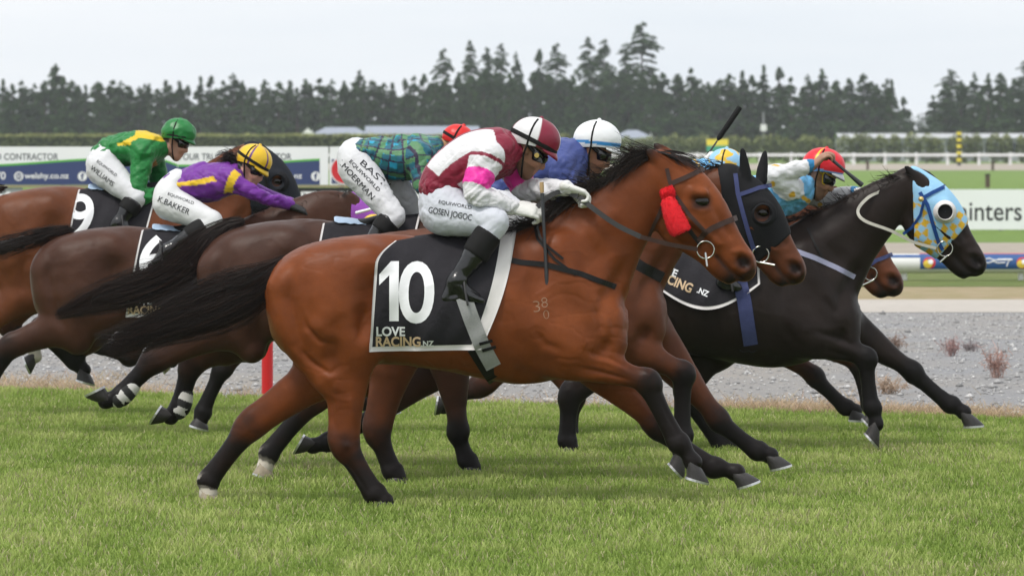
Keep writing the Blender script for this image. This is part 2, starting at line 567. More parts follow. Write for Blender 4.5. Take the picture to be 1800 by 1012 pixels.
M_FARGRASS = ground_mat("far_grass", (.15, .235, .05), (.19, .28, .07), (.12, .19, .045), .08, 1.4, .03, 14)
M_TURF = ground_mat("turf_soil", (.12, .18, .04), (.15, .20, .05), (.09, .13, .03), .5, 9, .02, 40)
M_GRAVEL = ground_mat("gravel", (.335, .335, .345), (.40, .355, .30), (.25, .25, .26), .35, 22, .02, 60)
M_CONC = ground_mat("pale_road", (.44, .40, .36), (.50, .46, .42), (.40, .37, .33), .3, 6, .006, 40)
M_DIRT = ground_mat("dry_verge", (.36, .27, .18), (.42, .33, .23), (.24, .22, .09), .45, 5, .03, 20, stretch=(.5, 1, 1))
M_DIRT2 = ground_mat("grey_sand", (.36, .31, .27), (.42, .37, .31), (.30, .27, .22), .2, 4, .02, 20)
M_VERGE = ground_mat("verge_grass", (.14, .19, .05), (.22, .22, .09), (.10, .15, .035), .4, 5, .04, 18, stretch=(.5, 1, 1))

EDGE_A = -0.522
def edge_y(x): return np.clip(36.3+EDGE_A*(x+3.84), 27.0, 52.0)
sheet("ground", [(-4000, -60), (4000, -60), (4000, 6000), (-4000, 6000)], -.016, M_FARGRASS)
sheet("gravel", [(-60, 27), (60, 24), (60, 53.6), (-60, 53.6)], -.008, M_GRAVEL)
sheet("turf", [(-60, -20), (60, -20), (60, 27), (14.5, 27)]+[(x, float(edge_y(x))) for x in np.linspace(14, -32, 24)]+[(-60, 51.5)], 0.0, M_TURF)
sheet("road", [(-90, 53.6), (90, 53.6), (90, 58.0), (-90, 58.0)], -.004, M_CONC)
sheet("dirt_verge", [(-90, 58.0), (90, 58.0), (90, 63.2), (-90, 63.2)], -.010, M_DIRT)
sheet("grass_verge", [(-90, 63.2), (90, 63.2), (90, 79.5), (-90, 79.5)], -.006, M_VERGE)
sheet("sand_track", [(-120, 79.5), (120, 79.5), (120, 91), (-120, 91)], -.010, M_DIRT2)
sheet("far_track", [(-400, 325), (400, 325), (400, 425), (-400, 425)], -.008, M_DIRT2)

# ---- blades of the turf
def blade_mat(name, rough=.55):
    m, nt, N, L, b = new_mat(name)
    a = N.new("ShaderNodeVertexColor"); a.layer_name = "Col"
    L.new(a.outputs[0], b.inputs['Base Color'])
    b.inputs['Roughness'].default_value = rough; b.inputs['Specular IOR Level'].default_value = .25
    t = N.new("ShaderNodeBsdfTranslucent"); L.new(a.outputs[0], t.inputs[0])
    mx = N.new("ShaderNodeMixShader"); mx.inputs[0].default_value = .32
    out = [n for n in N if n.type == 'OUTPUT_MATERIAL'][0]
    L.new(b.outputs[0], mx.inputs[1]); L.new(t.outputs[0], mx.inputs[2]); L.new(mx.outputs[0], out.inputs[0])
    return m
M_BLADE = blade_mat("grass_blades")

def blades(name, X, Y, h, w, lean, colr, tip, z0=0.0, kind="stuff", parent=None, yaw=None, origin=None):
    n = len(X); az = RNG.uniform(0, 2*PI, n); fa = RNG.uniform(-.9, .9, n) if yaw is None else yaw
    lx, ly = np.cos(az)*lean*h, np.sin(az)*lean*h
    cx, sx = np.cos(fa)*w/2, np.sin(fa)*w/2
    z = np.full(n, z0) if np.isscalar(z0) else z0
    V = np.stack([np.stack([X-cx, Y-sx, z], 1), np.stack([X+cx, Y+sx, z], 1),
                  np.stack([X+lx+cx*.25, Y+ly+sx*.25, z+h], 1), np.stack([X+lx-cx*.25, Y+ly-sx*.25, z+h], 1)], 1).reshape(-1, 3)
    F = np.arange(4*n).reshape(n, 4)
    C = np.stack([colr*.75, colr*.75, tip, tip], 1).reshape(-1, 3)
    o = mesh_np(name, V, F, M_BLADE, parent, col=C, smooth=False, origin=origin)
    if parent is None: tag(o, kind=kind)
    return o

n = 310000
yy = np.sqrt(RNG.uniform(19.3**2, 38.5**2, n*2)); xx = RNG.uniform(-1, 1, n*2)*(.106*yy+.9)
k = yy < edge_y(xx)+.10*np.abs(RNG.normal(size=n*2))+.12*vnoise(np.stack([xx*3, yy*0, yy*0], 1), 1, 2)
xx, yy = xx[k][:n], yy[k][:n]
pt = np.stack([xx, yy, 0*xx], 1)
big = vnoise(pt*np.array([.8, .35, 1]), 1.0, 3); med = vnoise(pt*np.array([1, .6, 1]), 4.5, 2); fine = RNG.uniform(-1, 1, len(xx))
hh = .036*(1+.35*big+.35*med+.35*fine); hh *= np.where(yy > edge_y(xx)-.5, 1.25, 1.0)
hh = np.clip(hh, .012, .09)
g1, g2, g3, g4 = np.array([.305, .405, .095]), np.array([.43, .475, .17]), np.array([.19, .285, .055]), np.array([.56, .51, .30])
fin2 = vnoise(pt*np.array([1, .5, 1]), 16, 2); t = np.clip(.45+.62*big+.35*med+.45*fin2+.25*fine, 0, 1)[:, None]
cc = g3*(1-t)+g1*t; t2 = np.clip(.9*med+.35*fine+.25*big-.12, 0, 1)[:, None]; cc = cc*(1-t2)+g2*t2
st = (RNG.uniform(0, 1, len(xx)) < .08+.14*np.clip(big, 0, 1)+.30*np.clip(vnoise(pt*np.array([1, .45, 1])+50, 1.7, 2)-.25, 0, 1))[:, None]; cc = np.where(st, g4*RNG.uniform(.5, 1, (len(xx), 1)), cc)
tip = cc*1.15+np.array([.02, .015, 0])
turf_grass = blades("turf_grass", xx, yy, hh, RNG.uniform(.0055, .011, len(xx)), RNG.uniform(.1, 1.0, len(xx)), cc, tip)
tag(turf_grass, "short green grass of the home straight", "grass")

# ---- dry straw and small stones on the gravel
n = 60000
xx = RNG.uniform(-5, 5.2, n); off = np.where(RNG.uniform(0, 1, n) < .72, np.abs(RNG.normal(0, 1.0, n))**1.3*.55, RNG.uniform(0, 10, n))
yy = edge_y(xx)+.02+off
dens = vnoise(np.stack([xx*.9, yy*.8, 0*xx], 1), 1.0, 2)
keep = RNG.uniform(0, 1, n) < np.clip(.10+1.9*np.clip(dens, 0, 1)+.7*(xx > 1.2)*(off < .8), 0, 1)*np.where(off < 2.4, np.clip(1.4-off*.45, .25, 1), np.clip(3.2*dens-.9, 0, 1))
xx, yy = xx[keep], yy[keep]
cs = np.array([.56, .42, .27])*RNG.uniform(.55, 1.1, (len(xx), 1))+RNG.normal(0, .015, (len(xx), 3))
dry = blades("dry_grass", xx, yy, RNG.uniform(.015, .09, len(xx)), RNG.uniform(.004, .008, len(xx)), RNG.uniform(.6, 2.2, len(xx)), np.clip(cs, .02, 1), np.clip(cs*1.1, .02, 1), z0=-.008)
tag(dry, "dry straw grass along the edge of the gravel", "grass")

n = 15000
yy = np.sqrt(RNG.uniform(32.0**2, 53.4**2, n)); xx = RNG.uniform(-1, 1, n)*(.106*yy+.8)
keep = yy > edge_y(xx)+.05; xx, yy = xx[keep], yy[keep]; n = len(xx)
r = RNG.uniform(.006, .017, n)*np.where(RNG.uniform(0, 1, n) < .03, 2.3, 1)
o6 = np.array([[1, 0, 0], [0, 1, 0], [-1, 0, 0], [0, -1, 0], [0, 0, .75], [0, 0, -.4]])
f8 = np.array([[0, 1, 4], [1, 2, 4], [2, 3, 4], [3, 0, 4], [1, 0, 5], [2, 1, 5], [3, 2, 5], [0, 3, 5]])
J = RNG.uniform(.6, 1.4, (n, 6, 1)); a = RNG.uniform(0, 6.28, n)
ca, sa = np.cos(a)[:, None], np.sin(a)[:, None]
q = o6[None]*J; q = np.stack([q[..., 0]*ca*1.3-q[..., 1]*sa, q[..., 0]*sa*1.3+q[..., 1]*ca, q[..., 2]], -1)
V = (np.stack([xx, yy, r*.2-.008], 1)[:, None]+q*r[:, None, None]).reshape(-1, 3)
F = (f8[None]+(np.arange(n)*6)[:, None, None]).reshape(-1, 3)
g = RNG.uniform(.22, .58, (n, 1))*np.array([[1.0, .985, .97]]); g = np.repeat(g, 6, 0)
STONE = vcol_mat("stones", rough=.9, spec=.2, vary=.2, vscale=60)
tag(mesh_np("pebbles", V, F, STONE, col=g, smooth=False), "grey pebbles scattered over the gravel", "stones", kind="stuff")

# a few bigger stones at the edge
def rock(px, py, r, c, label):
    dd = ground_d(py); p = P(px, py, dd); bm = bmesh.new(); bmesh.ops.create_icosphere(bm, subdivisions=2, radius=r)
    V = np.array([v.co[:] for v in bm.verts]); F = np.array([[v.index for v in f.verts] for f in bm.faces]); bm.free()
    V = V*(1+.35*vnoise(V/r+px, 1.3, 2))[:, None]*np.array([1.5, 1, .6])
    o = mesh_np("stone", V+np.array([p[0], p[1], r*.25]), F, STONE, col=np.tile(c, (len(V), 1)), origin=(p[0], p[1], 0))
    tag(o, label, "stone", "loose stones along the turf edge")
rock(1788, 733, .055, (.46, .44, .40), "large pale stone lying at the turf edge by the right border")
rock(1762, 737, .04, (.40, .38, .35), "pale stone just left of the large stone at the right border")
rock(1655, 716, .035, (.44, .43, .38), "flat pale stone under the leading horse's outstretched hoof")
rock(736, 690, .03, (.42, .41, .40), "small pale stone on the gravel under the number 10 cloth")
rock(968, 706, .035, (.45, .44, .43), "pale stone on the gravel behind the bright bay's elbow")

# ---- pinkish weeds on the gravel
WEED = blade_mat("weed_stems", .8)
def weed(px, py, h, w, n, label, c=(.30, .165, .14)):
    dd = ground_d(py); p = P(px, py, dd); rng = np.random.default_rng(int(px))
    root = empty("weed", (p[0], p[1], -.008)); tag(root, label, "weed", "weeds growing on the gravel")
    st = []
    for i in range(n):
        b = p+np.array([rng.normal(0, w*.25), rng.normal(0, w*.25), 0]); b[2] = -.008
        t = b+np.array([rng.normal(0, w*.6), rng.normal(0, w*.5), h*rng.uniform(.45, 1.1)])
        s = np.linspace(0, 1, 5)[:, None]; q = b*(1-s)+t*s+np.array([0, 0, .02])*np.sin(s*3)
        st.append((q, .004, .002, np.array(c)*rng.uniform(.6, 1.3)))
        for j in range(5):
            u = rng.uniform(.35, 1); m0 = b*(1-u)+t*u; e = m0+rng.normal(0, .028, 3)
            st.append((np.array([m0, (m0+e)/2+[0, 0, .006], e]), .007, .003, np.array(c)*rng.uniform(.7, 1.3)))
    hair_mesh("stems", st, root, mat=WEED)
# ================================================================== horses
def coat_mat():
    m, nt, N, L, b = new_mat("horse_coat")
    a = N.new("ShaderNodeVertexColor"); a.layer_name = "Col"
    n = noise_node(nt, 5, 6, .6)
    mr = N.new("ShaderNodeMapRange"); mr.inputs[1].default_value = .3; mr.inputs[2].default_value = .7; mr.inputs[3].default_value = .78; mr.inputs[4].default_value = 1.2
    L.new(n.outputs[0], mr.inputs[0])
    tc = N.new("ShaderNodeTexCoord"); mp = N.new("ShaderNodeMapping"); mp.inputs['Scale'].default_value = (60, 60, 260)
    mp.inputs['Rotation'].default_value = (0, .6, 0); L.new(tc.outputs['Object'], mp.inputs[0])
    nh = noise_node(nt, 1.0, 3, .6, vec=mp.outputs[0])
    mr2 = N.new("ShaderNodeMapRange"); mr2.inputs[3].default_value = .86; mr2.inputs[4].default_value = 1.14; L.new(nh.outputs[0], mr2.inputs[0])
    ml = N.new("ShaderNodeMath"); ml.operation = 'MULTIPLY'; L.new(mr.outputs[0], ml.inputs[0]); L.new(mr2.outputs[0], ml.inputs[1])
    mu = N.new("ShaderNodeMix"); mu.data_type = 'RGBA'; mu.blend_type = 'MULTIPLY'; mu.inputs[0].default_value = 1
    L.new(a.outputs[0], mu.inputs[6]); L.new(ml.outputs[0], mu.inputs[7]); L.new(mu.outputs[2], b.inputs['Base Color'])
    nr = noise_node(nt, 14, 4); mr3 = N.new("ShaderNodeMapRange"); mr3.inputs[3].default_value = .34; mr3.inputs[4].default_value = .54; L.new(nr.outputs[0], mr3.inputs[0])
    L.new(mr3.outputs[0], b.inputs['Roughness']); b.inputs['Specular IOR Level'].default_value = .15
    nb_ = noise_node(nt, 15, 2, .5); b1 = N.new("ShaderNodeBump"); b1.inputs['Strength'].default_value = 1; b1.inputs['Distance'].default_value = .0025
    L.new(nb_.outputs[0], b1.inputs['Height'])
    b2 = N.new("ShaderNodeBump"); b2.inputs['Strength'].default_value = .6; b2.inputs['Distance'].default_value = .0012
    L.new(nh.outputs[0], b2.inputs['Height']); L.new(b1.outputs[0], b2.inputs['Normal']); L.new(b2.outputs[0], b.inputs['Normal'])
    return m
COAT = coat_mat()
def hair_mat(name, c, vary=0.5):
    m, nt, N, L, b = new_mat(name)
    a = N.new("ShaderNodeVertexColor"); a.layer_name = "Col"
    L.new(a.outputs[0], b.inputs['Base Color'])
    b.inputs['Roughness'].default_value = 0.38; b.inputs['Specular IOR Level'].default_value = 0.22
    return m
HAIR = hair_mat("horse_hair", None)
M_EYE = simple("eye_dark", (0.006, 0.004, 0.003), rough=0.10, spec=0.4, vary=0.2)
M_HOOF = simple("hoof_horn", (0.024, 0.021, 0.020), rough=0.55, vary=0.45, scale=40, bump=0.002, bscale=90)
M_HOOFL = simple("hoof_pale", (0.30, 0.25, 0.18), rough=0.6, vary=0.4, scale=40, bump=0.002, bscale=90)
M_SHOE = simple("shoe_aluminium", (0.62, 0.62, 0.62), rough=0.35, metal=0.85, vary=0.25, scale=30)
M_STEEL = simple("steel", (0.50, 0.49, 0.46), rough=0.22, metal=1.0, vary=0.1)
M_BLACKL = simple("black_leather", (0.0087, 0.0081, 0.0081), spec=.22, rough=.5, vary=0.3, scale=30, bump=0.001, bscale=150)
M_BROWNL = simple("brown_leather", (0.050, 0.027, 0.022), spec=.22, rough=.5, vary=0.3, scale=30, bump=0.001, bscale=150)
M_GREYL = simple("grey_rubber_rein", (0.0527, 0.0508, 0.0527), spec=.22, rough=.5, vary=0.2, scale=60, bump=0.0015, bscale=260)
M_NAVYL = simple("navy_webbing", (0.050, 0.060, 0.155), spec=.22, rough=.5, vary=0.25, scale=40, bump=0.001, bscale=200)
M_LILAC = simple("pale_lilac_webbing", (0.32, 0.32, 0.46), rough=0.5, vary=0.15, scale=40)
M_BLUEL = simple("royal_blue_webbing", (0.0124, 0.0558, 0.2232), spec=.22, rough=.5, vary=0.2, scale=40)
M_WHITEL = simple("cream_rein", (0.55, 0.52, 0.46), rough=0.55, vary=0.15, scale=40)
M_CLOTH = simple("charcoal_saddlecloth", (0.021, 0.0195, 0.0235), spec=.2, rough=0.8, vary=0.3, scale=6, bump=0.012, bscale=11)
M_CLOTHW = simple("white_saddlecloth_edge", (0.66, 0.63, 0.62), rough=0.75, vary=0.10, scale=9, bump=0.002, bscale=60)
M_PRINTW = simple("white_print", (0.80, 0.80, 0.82), rough=0.65, vary=0.06, scale=20)
M_PRINTT = simple("tan_print", (0.64, 0.46, 0.29), rough=0.65, vary=0.10, scale=20)
M_PRINTK = simple("black_print", (0.015, 0.015, 0.02), rough=0.7, vary=0.2, scale=20)
M_GIRTHG = simple("grey_elastic", (0.30, 0.30, 0.30), rough=0.8, vary=0.2, scale=90, bump=0.0015, bscale=300)
M_PADBLUE = simple("pale_blue_saddle_pad", (0.36, 0.47, 0.62), rough=0.45, vary=0.12, scale=20)
M_BLACKF = simple("black_hood_fabric", (0.010, 0.010, 0.012), spec=.2, rough=0.8, vary=0.2, scale=20, bump=0.0012, bscale=160)
M_REDWOOL = simple("red_sheepskin", (0.74, 0.012, 0.022), rough=0.95, vary=0.2, scale=60, bump=0.004, bscale=160)
HOODV = vcol_mat("printed_hood", rough=0.75, spec=.18, bump=0.0012, bscale=150, vary=0.06)
M_BANDAGE = simple("white_bandage", (0.62, 0.60, 0.58), rough=0.8, vary=0.15, scale=50)

# torso of the standing template, traced on the nearest horse (photo px: x, top, bottom, half width m)
TORSO = np.array([
 [470, 492, 560, .05], [478, 474, 590, .11], [492, 456, 612, .165], [515, 440, 628, .215], [545, 428, 638, .25], [590, 418, 642, .268],
 [635, 413, 641, .268], [680, 411, 640, .262], [740, 416, 645, .275], [800, 420, 655, .288], [850, 416, 666, .286],
 [900, 407, 674, .268], [940, 398, 674, .242], [980, 394, 666, .222], [1020, 404, 652, .205], [1055, 436, 637, .178],
 [1080, 480, 618, .138], [1093, 522, 598, .085], [1097, 550, 575, .04]])
HEAD_T = [  # px, py, r_in px, r_lat m, darkness
 (1158, 300, 34, .070, 0), (1180, 318, 44, .088, 0), (1204, 342, 50, .104, 0), (1226, 370, 51, .104, .0), (1246, 396, 44, .088, .05),
 (1266, 420, 36, .072, .02), (1285, 443, 31, .064, .06), (1300, 462, 29, .064, .28), (1308, 474, 22, .056, .75)]
JAW_T = [(1178, 372, 36, .072, 0), (1192, 396, 36, .076, 0), (1216, 420, 28, .060, .0), (1243, 446, 21, .046, .08), (1268, 474, 18, .046, .45), (1281, 487, 13, .04, .9)]
POLL_T, NOSE_T = complex(1160, 280), complex(1322, 465)

def ring_hoof(C, T, yc, mat, parent, shoe=True, wide=0.062):
    """hoof from its coronet centre C to its toe T (x,z) in the plane y=yc; returns the hoof"""
    C = np.array(C); T = np.array(T)
    a = C-T; la = np.linalg.norm(a); a = a/la
    ang = math.radians(37)
    s = np.array([a[0]*math.cos(ang)-a[1]*math.sin(ang), a[0]*math.sin(ang)+a[1]*math.cos(ang)])   # toe -> heel
    up = np.array([-s[1], s[0]])
    if up@a < 0: up = -up
    SL = 0.14
    n = 20
    def ring(cen, half, wid, tilt, heelcut=0.0):
        sd_ = s*math.cos(tilt)+up*math.sin(tilt)
        out = []
        for j in range(n):
            t = 2*PI*j/n
            u, v = -math.cos(t)*half, math.sin(t)*wid
            if u > half*0.55: u = half*0.55+(u-half*0.55)*0.45
            q = cen+sd_*u
            out.append((q[0], yc+v, q[1]))
        return out
    base = T+s*SL*0.5
    R = [ring(base, SL*0.5, wide, 0), ring(base+up*0.008, SL*0.495, wide*0.985, 0.02),
         ring(base*0.5+C*0.5+up*0.004, SL*0.44, wide*0.89, 0.14), ring(C*0.92+base*0.08, SL*0.385, wide*0.80, 0.26),
         ring(C+a*0.010, SL*0.34, wide*0.68, 0.30)]
    mb = MB(); mb.grid(R, 0, closed=True, flip=True); mb.poly(R[0]); mb.poly(R[-1][::-1])
    h = mb.build("hoof", mat, parent, smooth=True)
    if shoe:
        inner = [tuple(np.array(p)*0.70+np.array([base[0], yc, base[1]])*0.30) for p in ring(base, SL*0.5, wide, 0)]
        dn = -up*0.009
        o0 = ring(base, SL*0.5+0.003, wide+0.003, 0)
        o1 = [(p[0]+dn[0], p[1], p[2]+dn[1]) for p in o0]; i1 = [(p[0]+dn[0], p[1], p[2]+dn[1]) for p in inner]
        up1 = [(p[0]+up[0]*0.003, p[1], p[2]+up[1]*0.003) for p in o0]
        mb = MB(); mb.grid([up1, o1, i1, inner], 0, closed=True, flip=True)
        mb.build("horseshoe", M_SHOE, h)
    return h

def hair_mesh(name, strands, parent, mat=None, cols=None):
    """strands: list of (points (n,3), width at root, width at tip, colour) -> flat tapered ribbons crossed in two planes"""
    V, F, C = [], [], []; b = 0
    for pts, w0, w1, c in strands:
        pts = np.asarray(pts); n = len(pts)
        T = np.gradient(pts, axis=0); T /= np.maximum(np.linalg.norm(T, axis=1), 1e-9)[:, None]
        view = np.array([0, 1.0, 0]); A = np.cross(T, view); A /= np.maximum(np.linalg.norm(A, axis=1), 1e-6)[:, None]
        B = np.cross(T, A)
        w = np.linspace(w0, w1, n)[:, None]*0.5
        # three-sided tube
        for k in range(3):
            t = 2*PI*k/3
            V.append(pts+(A*math.cos(t)+B*math.sin(t))*w)
        for i in range(n-1):
            for k in range(3):
                k2 = (k+1) % 3
                F.append((b+k*n+i, b+k2*n+i, b+k2*n+i+1, b+k*n+i+1))
        C.append(np.tile(c, (3*n, 1))); b += 3*n
    return mesh_np(name, np.vstack(V), np.array(F), mat or HAIR, parent, col=np.vstack(C), smooth=True)

def path_at(A, t):
    """A (n,k) polyline, t in 0..1"""
    n = len(A)-1; f = np.clip(t, 0, 1)*n; i = np.minimum(f.astype(int), n-1); f = (f-i)[:, None]
    return A[i]*(1-f)+A[i+1]*f

def build_horse(cfg):
    d = cfg['d']; S = FPX/d; rng = np.random.default_rng(cfg.get('seed', 1))
    size = cfg.get('size', 1.0)/340.0
    anc = P(*cfg['chest'], d)
    H = cfg['h']
    def TX(px, py, lat=0.0):                     # template px -> place (lat>0: towards the camera)
        return np.array([anc[0]+(px-1097)*size, d-lat, anc[2]-(py-560)*size])
    poll, nose = complex(*cfg['poll']), complex(*cfg['nose'])
    def HXpx(px, py):                            # template head px -> photo px of this horse
        z = (complex(px, py)-POLL_T)/(NOSE_T-POLL_T)*(nose-poll)+poll
        return z.real, z.imag
    hk = abs(nose-poll)/abs(NOSE_T-POLL_T)/S     # metres per template px in the head
    def HX(px, py, lat=0.0):
        u, v = HXpx(px, py); p = P(u, v, d); p[1] = d-lat
        return p
    lean = cfg.get('yaw', 0.0)
    girth = TX(850, 560)
    root = empty("racehorse", (girth[0], d, 0.0))
    tag(root, cfg['label'], "horse", "racehorses galloping across the track")
    # ---- neck
    nb, nt_ = TX(985, 500), P(poll.real, poll.imag, d)
    pn = HX(1160, 302)
    b1 = TX(1015, 462); b2 = TX(1060, 405)
    hkr = hk*340
    neck = [(*TX(965, 525), .36, .175), (*TX(1005, 478), .310, .150), (*(0.70*TX(1045, 425)+0.30*(TX(965, 525)*.42+pn*.58)), .232, .112),
            (*(0.4*TX(1100, 362)+0.6*(TX(965, 525)*.22+pn*.78)), .172*(0.5+0.5*hkr), .088), (*pn, .112*hkr, .076)]
    head = [(*HX(a, b), r*hk, l*hkr) for a, b, r, l, c in HEAD_T]
    jaw = [(*HX(a, b), r*hk, l*hkr) for a, b, r, l, c in JAW_T]
    dark_head = [c for *_, c in HEAD_T]; dark_jaw = [c for *_, c in JAW_T]
    chains = [neck, head, jaw]; darks = [[0, 0, 0, 0, 0], dark_head, dark_jaw]; whites = [[0]*5, [0]*len(head), [0]*len(jaw)]
    ks = [0.06, 0.03, 0.03]
    # ---- ears
    ears = []
    for sg, (bx, by), (tx, ty), spread in cfg['ears']:
        b_ = P(bx, by, d); t_ = P(tx, ty, d)
        b_[1] = d-sg*.045; t_[1] = d-sg*spread
        m_ = b_*0.55+t_*0.45
        ek = cfg.get('earsize', 1.2)*hkr; ear = [(*b_, .032*ek, .026*ek), (*(b_*.72+t_*.28), .037*ek, .026*ek), (*m_, .034*ek, .020*ek), (*(b_*.2+t_*.8), .020*ek, .012*ek), (*t_, .005, .004)]
        ears.append(ear); chains.append(ear); darks.append([0, .1, .25, .7, 1]); whites.append([0]*5); ks.append(0.014)
    # ---- legs
    hooves = []
    for lg in cfg['legs']:
        sg = lg['side']; kind = lg['kind']; ps = lg['p']; thick = lg.get('thick', 1.0)
        lat0 = .125 if kind == 'F' else .135
        lat = [lat0*sg]*5
        if 'lat' in lg: lat = [q*sg for q in lg['lat']]
        W = [P(x, y, d-l) for (x, y), l in zip(ps, lat)]
        sock = lg.get('sock', 0)
        if kind == 'F':
            E, K, Fk, Cc, T_ = W
            Sh = TX(1015, 560, .12*sg)
            nodes = [(*(Sh*.6+E*.4), .17, .11), (*E, .128, .085), (*(E*.62+K*.38), .093, .068), (*(E*.2+K*.8), .058, .050),
                     (*K, .067, .057), (*(K*.8+Fk*.2), .043, .039), (*(K*.45+Fk*.55), .033, .031), (*(K*.12+Fk*.88), .038, .035),
                     (*Fk, .053, .046), (*(Fk*.45+Cc*.55), .039, .038), (*Cc, .050, .050)]
            dk = [0, 0, .05, .5, .9, 1, 1, 1, 1, 1, 1]
            wt = [0]*8+[sock*.0, sock*.9, sock]
        else:
            E, K, Fk, Cc, T_ = W
            Hp = TX(575, 520, .13*sg)
            nodes = [(*(Hp*.55+E*.45), .235, .135), (*E, .165, .105), (*(E*.62+K*.38), .112, .078), (*(E*.25+K*.75), .080, .058),
                     (*K, .078, .058), (*(K*.78+Fk*.22), .053, .043), (*(K*.45+Fk*.55), .042, .036), (*(K*.12+Fk*.88), .044, .039),
                     (*Fk, .055, .048), (*(Fk*.45+Cc*.55), .040, .039), (*Cc, .050, .050)]
            dk = [0, 0, .02, .2, .65, .8, .9, 1, 1, 1, 1]
            wt = [0]*8+[sock*.0, sock*.9, sock]
            # point of the hock and its tendon
            g1 = (E-K)/np.linalg.norm(E-K); g2 = (Fk-K)/np.linalg.norm(Fk-K)
            o_ = -(g1+g2); o_ = o_/max(np.linalg.norm(o_), 1e-3)
            if np.linalg.norm(g1+g2) < 0.25: o_ = np.array([-1, 0, .2])
            pt = K+o_*.048+g1*.035
            ten = [(*(E*.45+K*.55+o_*.05), .030, .028), (*(E*.18+K*.82+o_*.055), .024, .022), (*pt, .030, .030), (*(K*.75+Fk*.25+o_*.022), .034, .030)]
            chains.append(ten); darks.append([.2, .6, .9, 1]); whites.append([0]*4); ks.append(0.03)
        nodes = [(*n_[:3], n_[3]*thick*(size*340)**.5, n_[4]*thick) for n_ in nodes]
        dk = lg.get('dark', dk)
        ax = (Fk-K)/max(np.linalg.norm(Fk-K), 1e-6); bk = np.array([ax[2], 0, -ax[0]])          # towards the back of the leg
        chains.append([(*(K*.9+Fk*.1+bk*.034), .022, .022), (*(K*.5+Fk*.5+bk*.038), .017, .018), (*(K*.1+Fk*.9+bk*.040), .022, .024), (*(Fk+bk*.036), .024, .030)])
        darks.append([1, 1, 1, 1] if kind == 'F' else [.9, 1, 1, 1]); whites.append([0, 0, 0, sock*.4]); ks.append(0.012)
        chains.append(nodes); darks.append(dk); whites.append(wt); ks.append(0.055)
        hooves.append((Cc, T_, W[3][1], lg))
    # ---- muscles on both sides (template px, lateral, radii)
    MUS = [([(985, 440), (1020, 495), (1052, 560)], .118, .085, .070), ([(938, 560), (975, 590), (1005, 612)], .170, .095, .070),
           ([(1062, 585), (1070, 600)], .095, .085, .075), ([(555, 492), (630, 478)], .125, .16, .115),
           ([(499, 505), (512, 560), (540, 615), (575, 660)], .112, .085, .085), ([(655, 456), (668, 468)], .165, .06, .06),
           ([(590, 560), (625, 600)], .15, .12, .09), ([(1078, 565), (1074, 600)], .055, .055, .060)]
    mus = []
    for pts, lt, ra, rb in MUS:
        for sg in (1, -1):
            mus.append([(*TX(a, b, lt*sg), ra, rb) for a, b in pts])
    # ---- field
    vox = cfg.get('vox', 0.010)
    allp = np.vstack([np.array([(*n_[:3],) for n_ in c]) for c in chains])
    tx0, tx1 = TX(465, 560)[0], anc[0]
    lo = np.minimum(allp.min(0)-.09, [tx0-.02, d-.34, anc[2]-.4]); hi = np.maximum(allp.max(0)+.09, [tx1+.02, d+.34, anc[2]+.5])
    G = Grid(lo, hi, vox)
    ts = spline(np.hstack([TORSO, np.zeros((len(TORSO), 1))]), 5)
    txs = anc[0]+(ts[:, 0]-1097)*size; tt_ = anc[2]-(ts[:, 1]-560)*size; tb_ = anc[2]-(ts[:, 2]-560)*size; tw_ = ts[:, 3]*size*340
    def torso_w(x, z):
        zt, zb, w = np.interp(x, txs, tt_), np.interp(x, txs, tb_), np.interp(x, txs, tw_)
        zc, hz = zb+(zt-zb)*.47, (zt-zb)*.5
        zn = np.clip((z-(zt+zb)/2)/hz, -1, 1)
        w2 = w*(1-0.20*np.maximum(zn, 0)**1.5)
        return w2*np.sqrt(np.maximum(1-np.abs(zn)**2.2, 0))**(2/2.2)
    def torso(X, Y, Z):
        zt, zb, w = np.interp(X, txs, tt_), np.interp(X, txs, tb_), np.interp(X, txs, tw_)
        zc, hz = (zt+zb)/2, np.maximum((zt-zb)/2, 1e-3)
        zn = (Z-zc)/hz; w2 = np.maximum(w*(1-0.20*np.clip(zn, 0, 1)**1.5), 1e-3); yn = (Y-d)/w2
        k = (np.abs(zn)**2.2+np.abs(yn)**2.2)**(1/2.2)+1e-6
        r = np.sqrt((Z-zc)**2+(Y-d)**2)
        dd = np.where(k > .2, r*(1-1/k), -np.minimum(hz, w2)*.8)
        return np.maximum(dd, np.maximum(txs[0]-X, X-txs[-1]))
    G.func(torso, [tx0-.1, d-.45, anc[2]-.6], [tx1+.1, d+.45, anc[2]+.6], k=0)
    for c_, k_ in zip(chains, ks):
        G.chain(c_, k=k_, sub=5)
    for m_ in mus: G.chain(m_, k=0.08, sub=3)
    # nostrils, eye sockets, ear hollows
    for sg in (1, -1):
        G.chain([(*HX(1304, 455, .066*sg*hkr), .028*hkr, .026), (*HX(1311, 465, .066*sg*hkr), .026*hkr, .026)], k=0.010, sub=1, mode='sub')
        G.chain([(*HX(1222, 350, .118*sg*hkr), .022*hkr, .022), (*HX(1238, 357, .112*sg*hkr), .020*hkr, .022)], k=0.022, sub=1, mode='sub')
        G.chain([(*HX(1212, 338, .088*sg*hkr), .020*hkr, .018), (*HX(1232, 338, .09*sg*hkr), .022*hkr, .018)], k=0.03, sub=1)   # brow
    V, F = G.mesh(smooth=2)
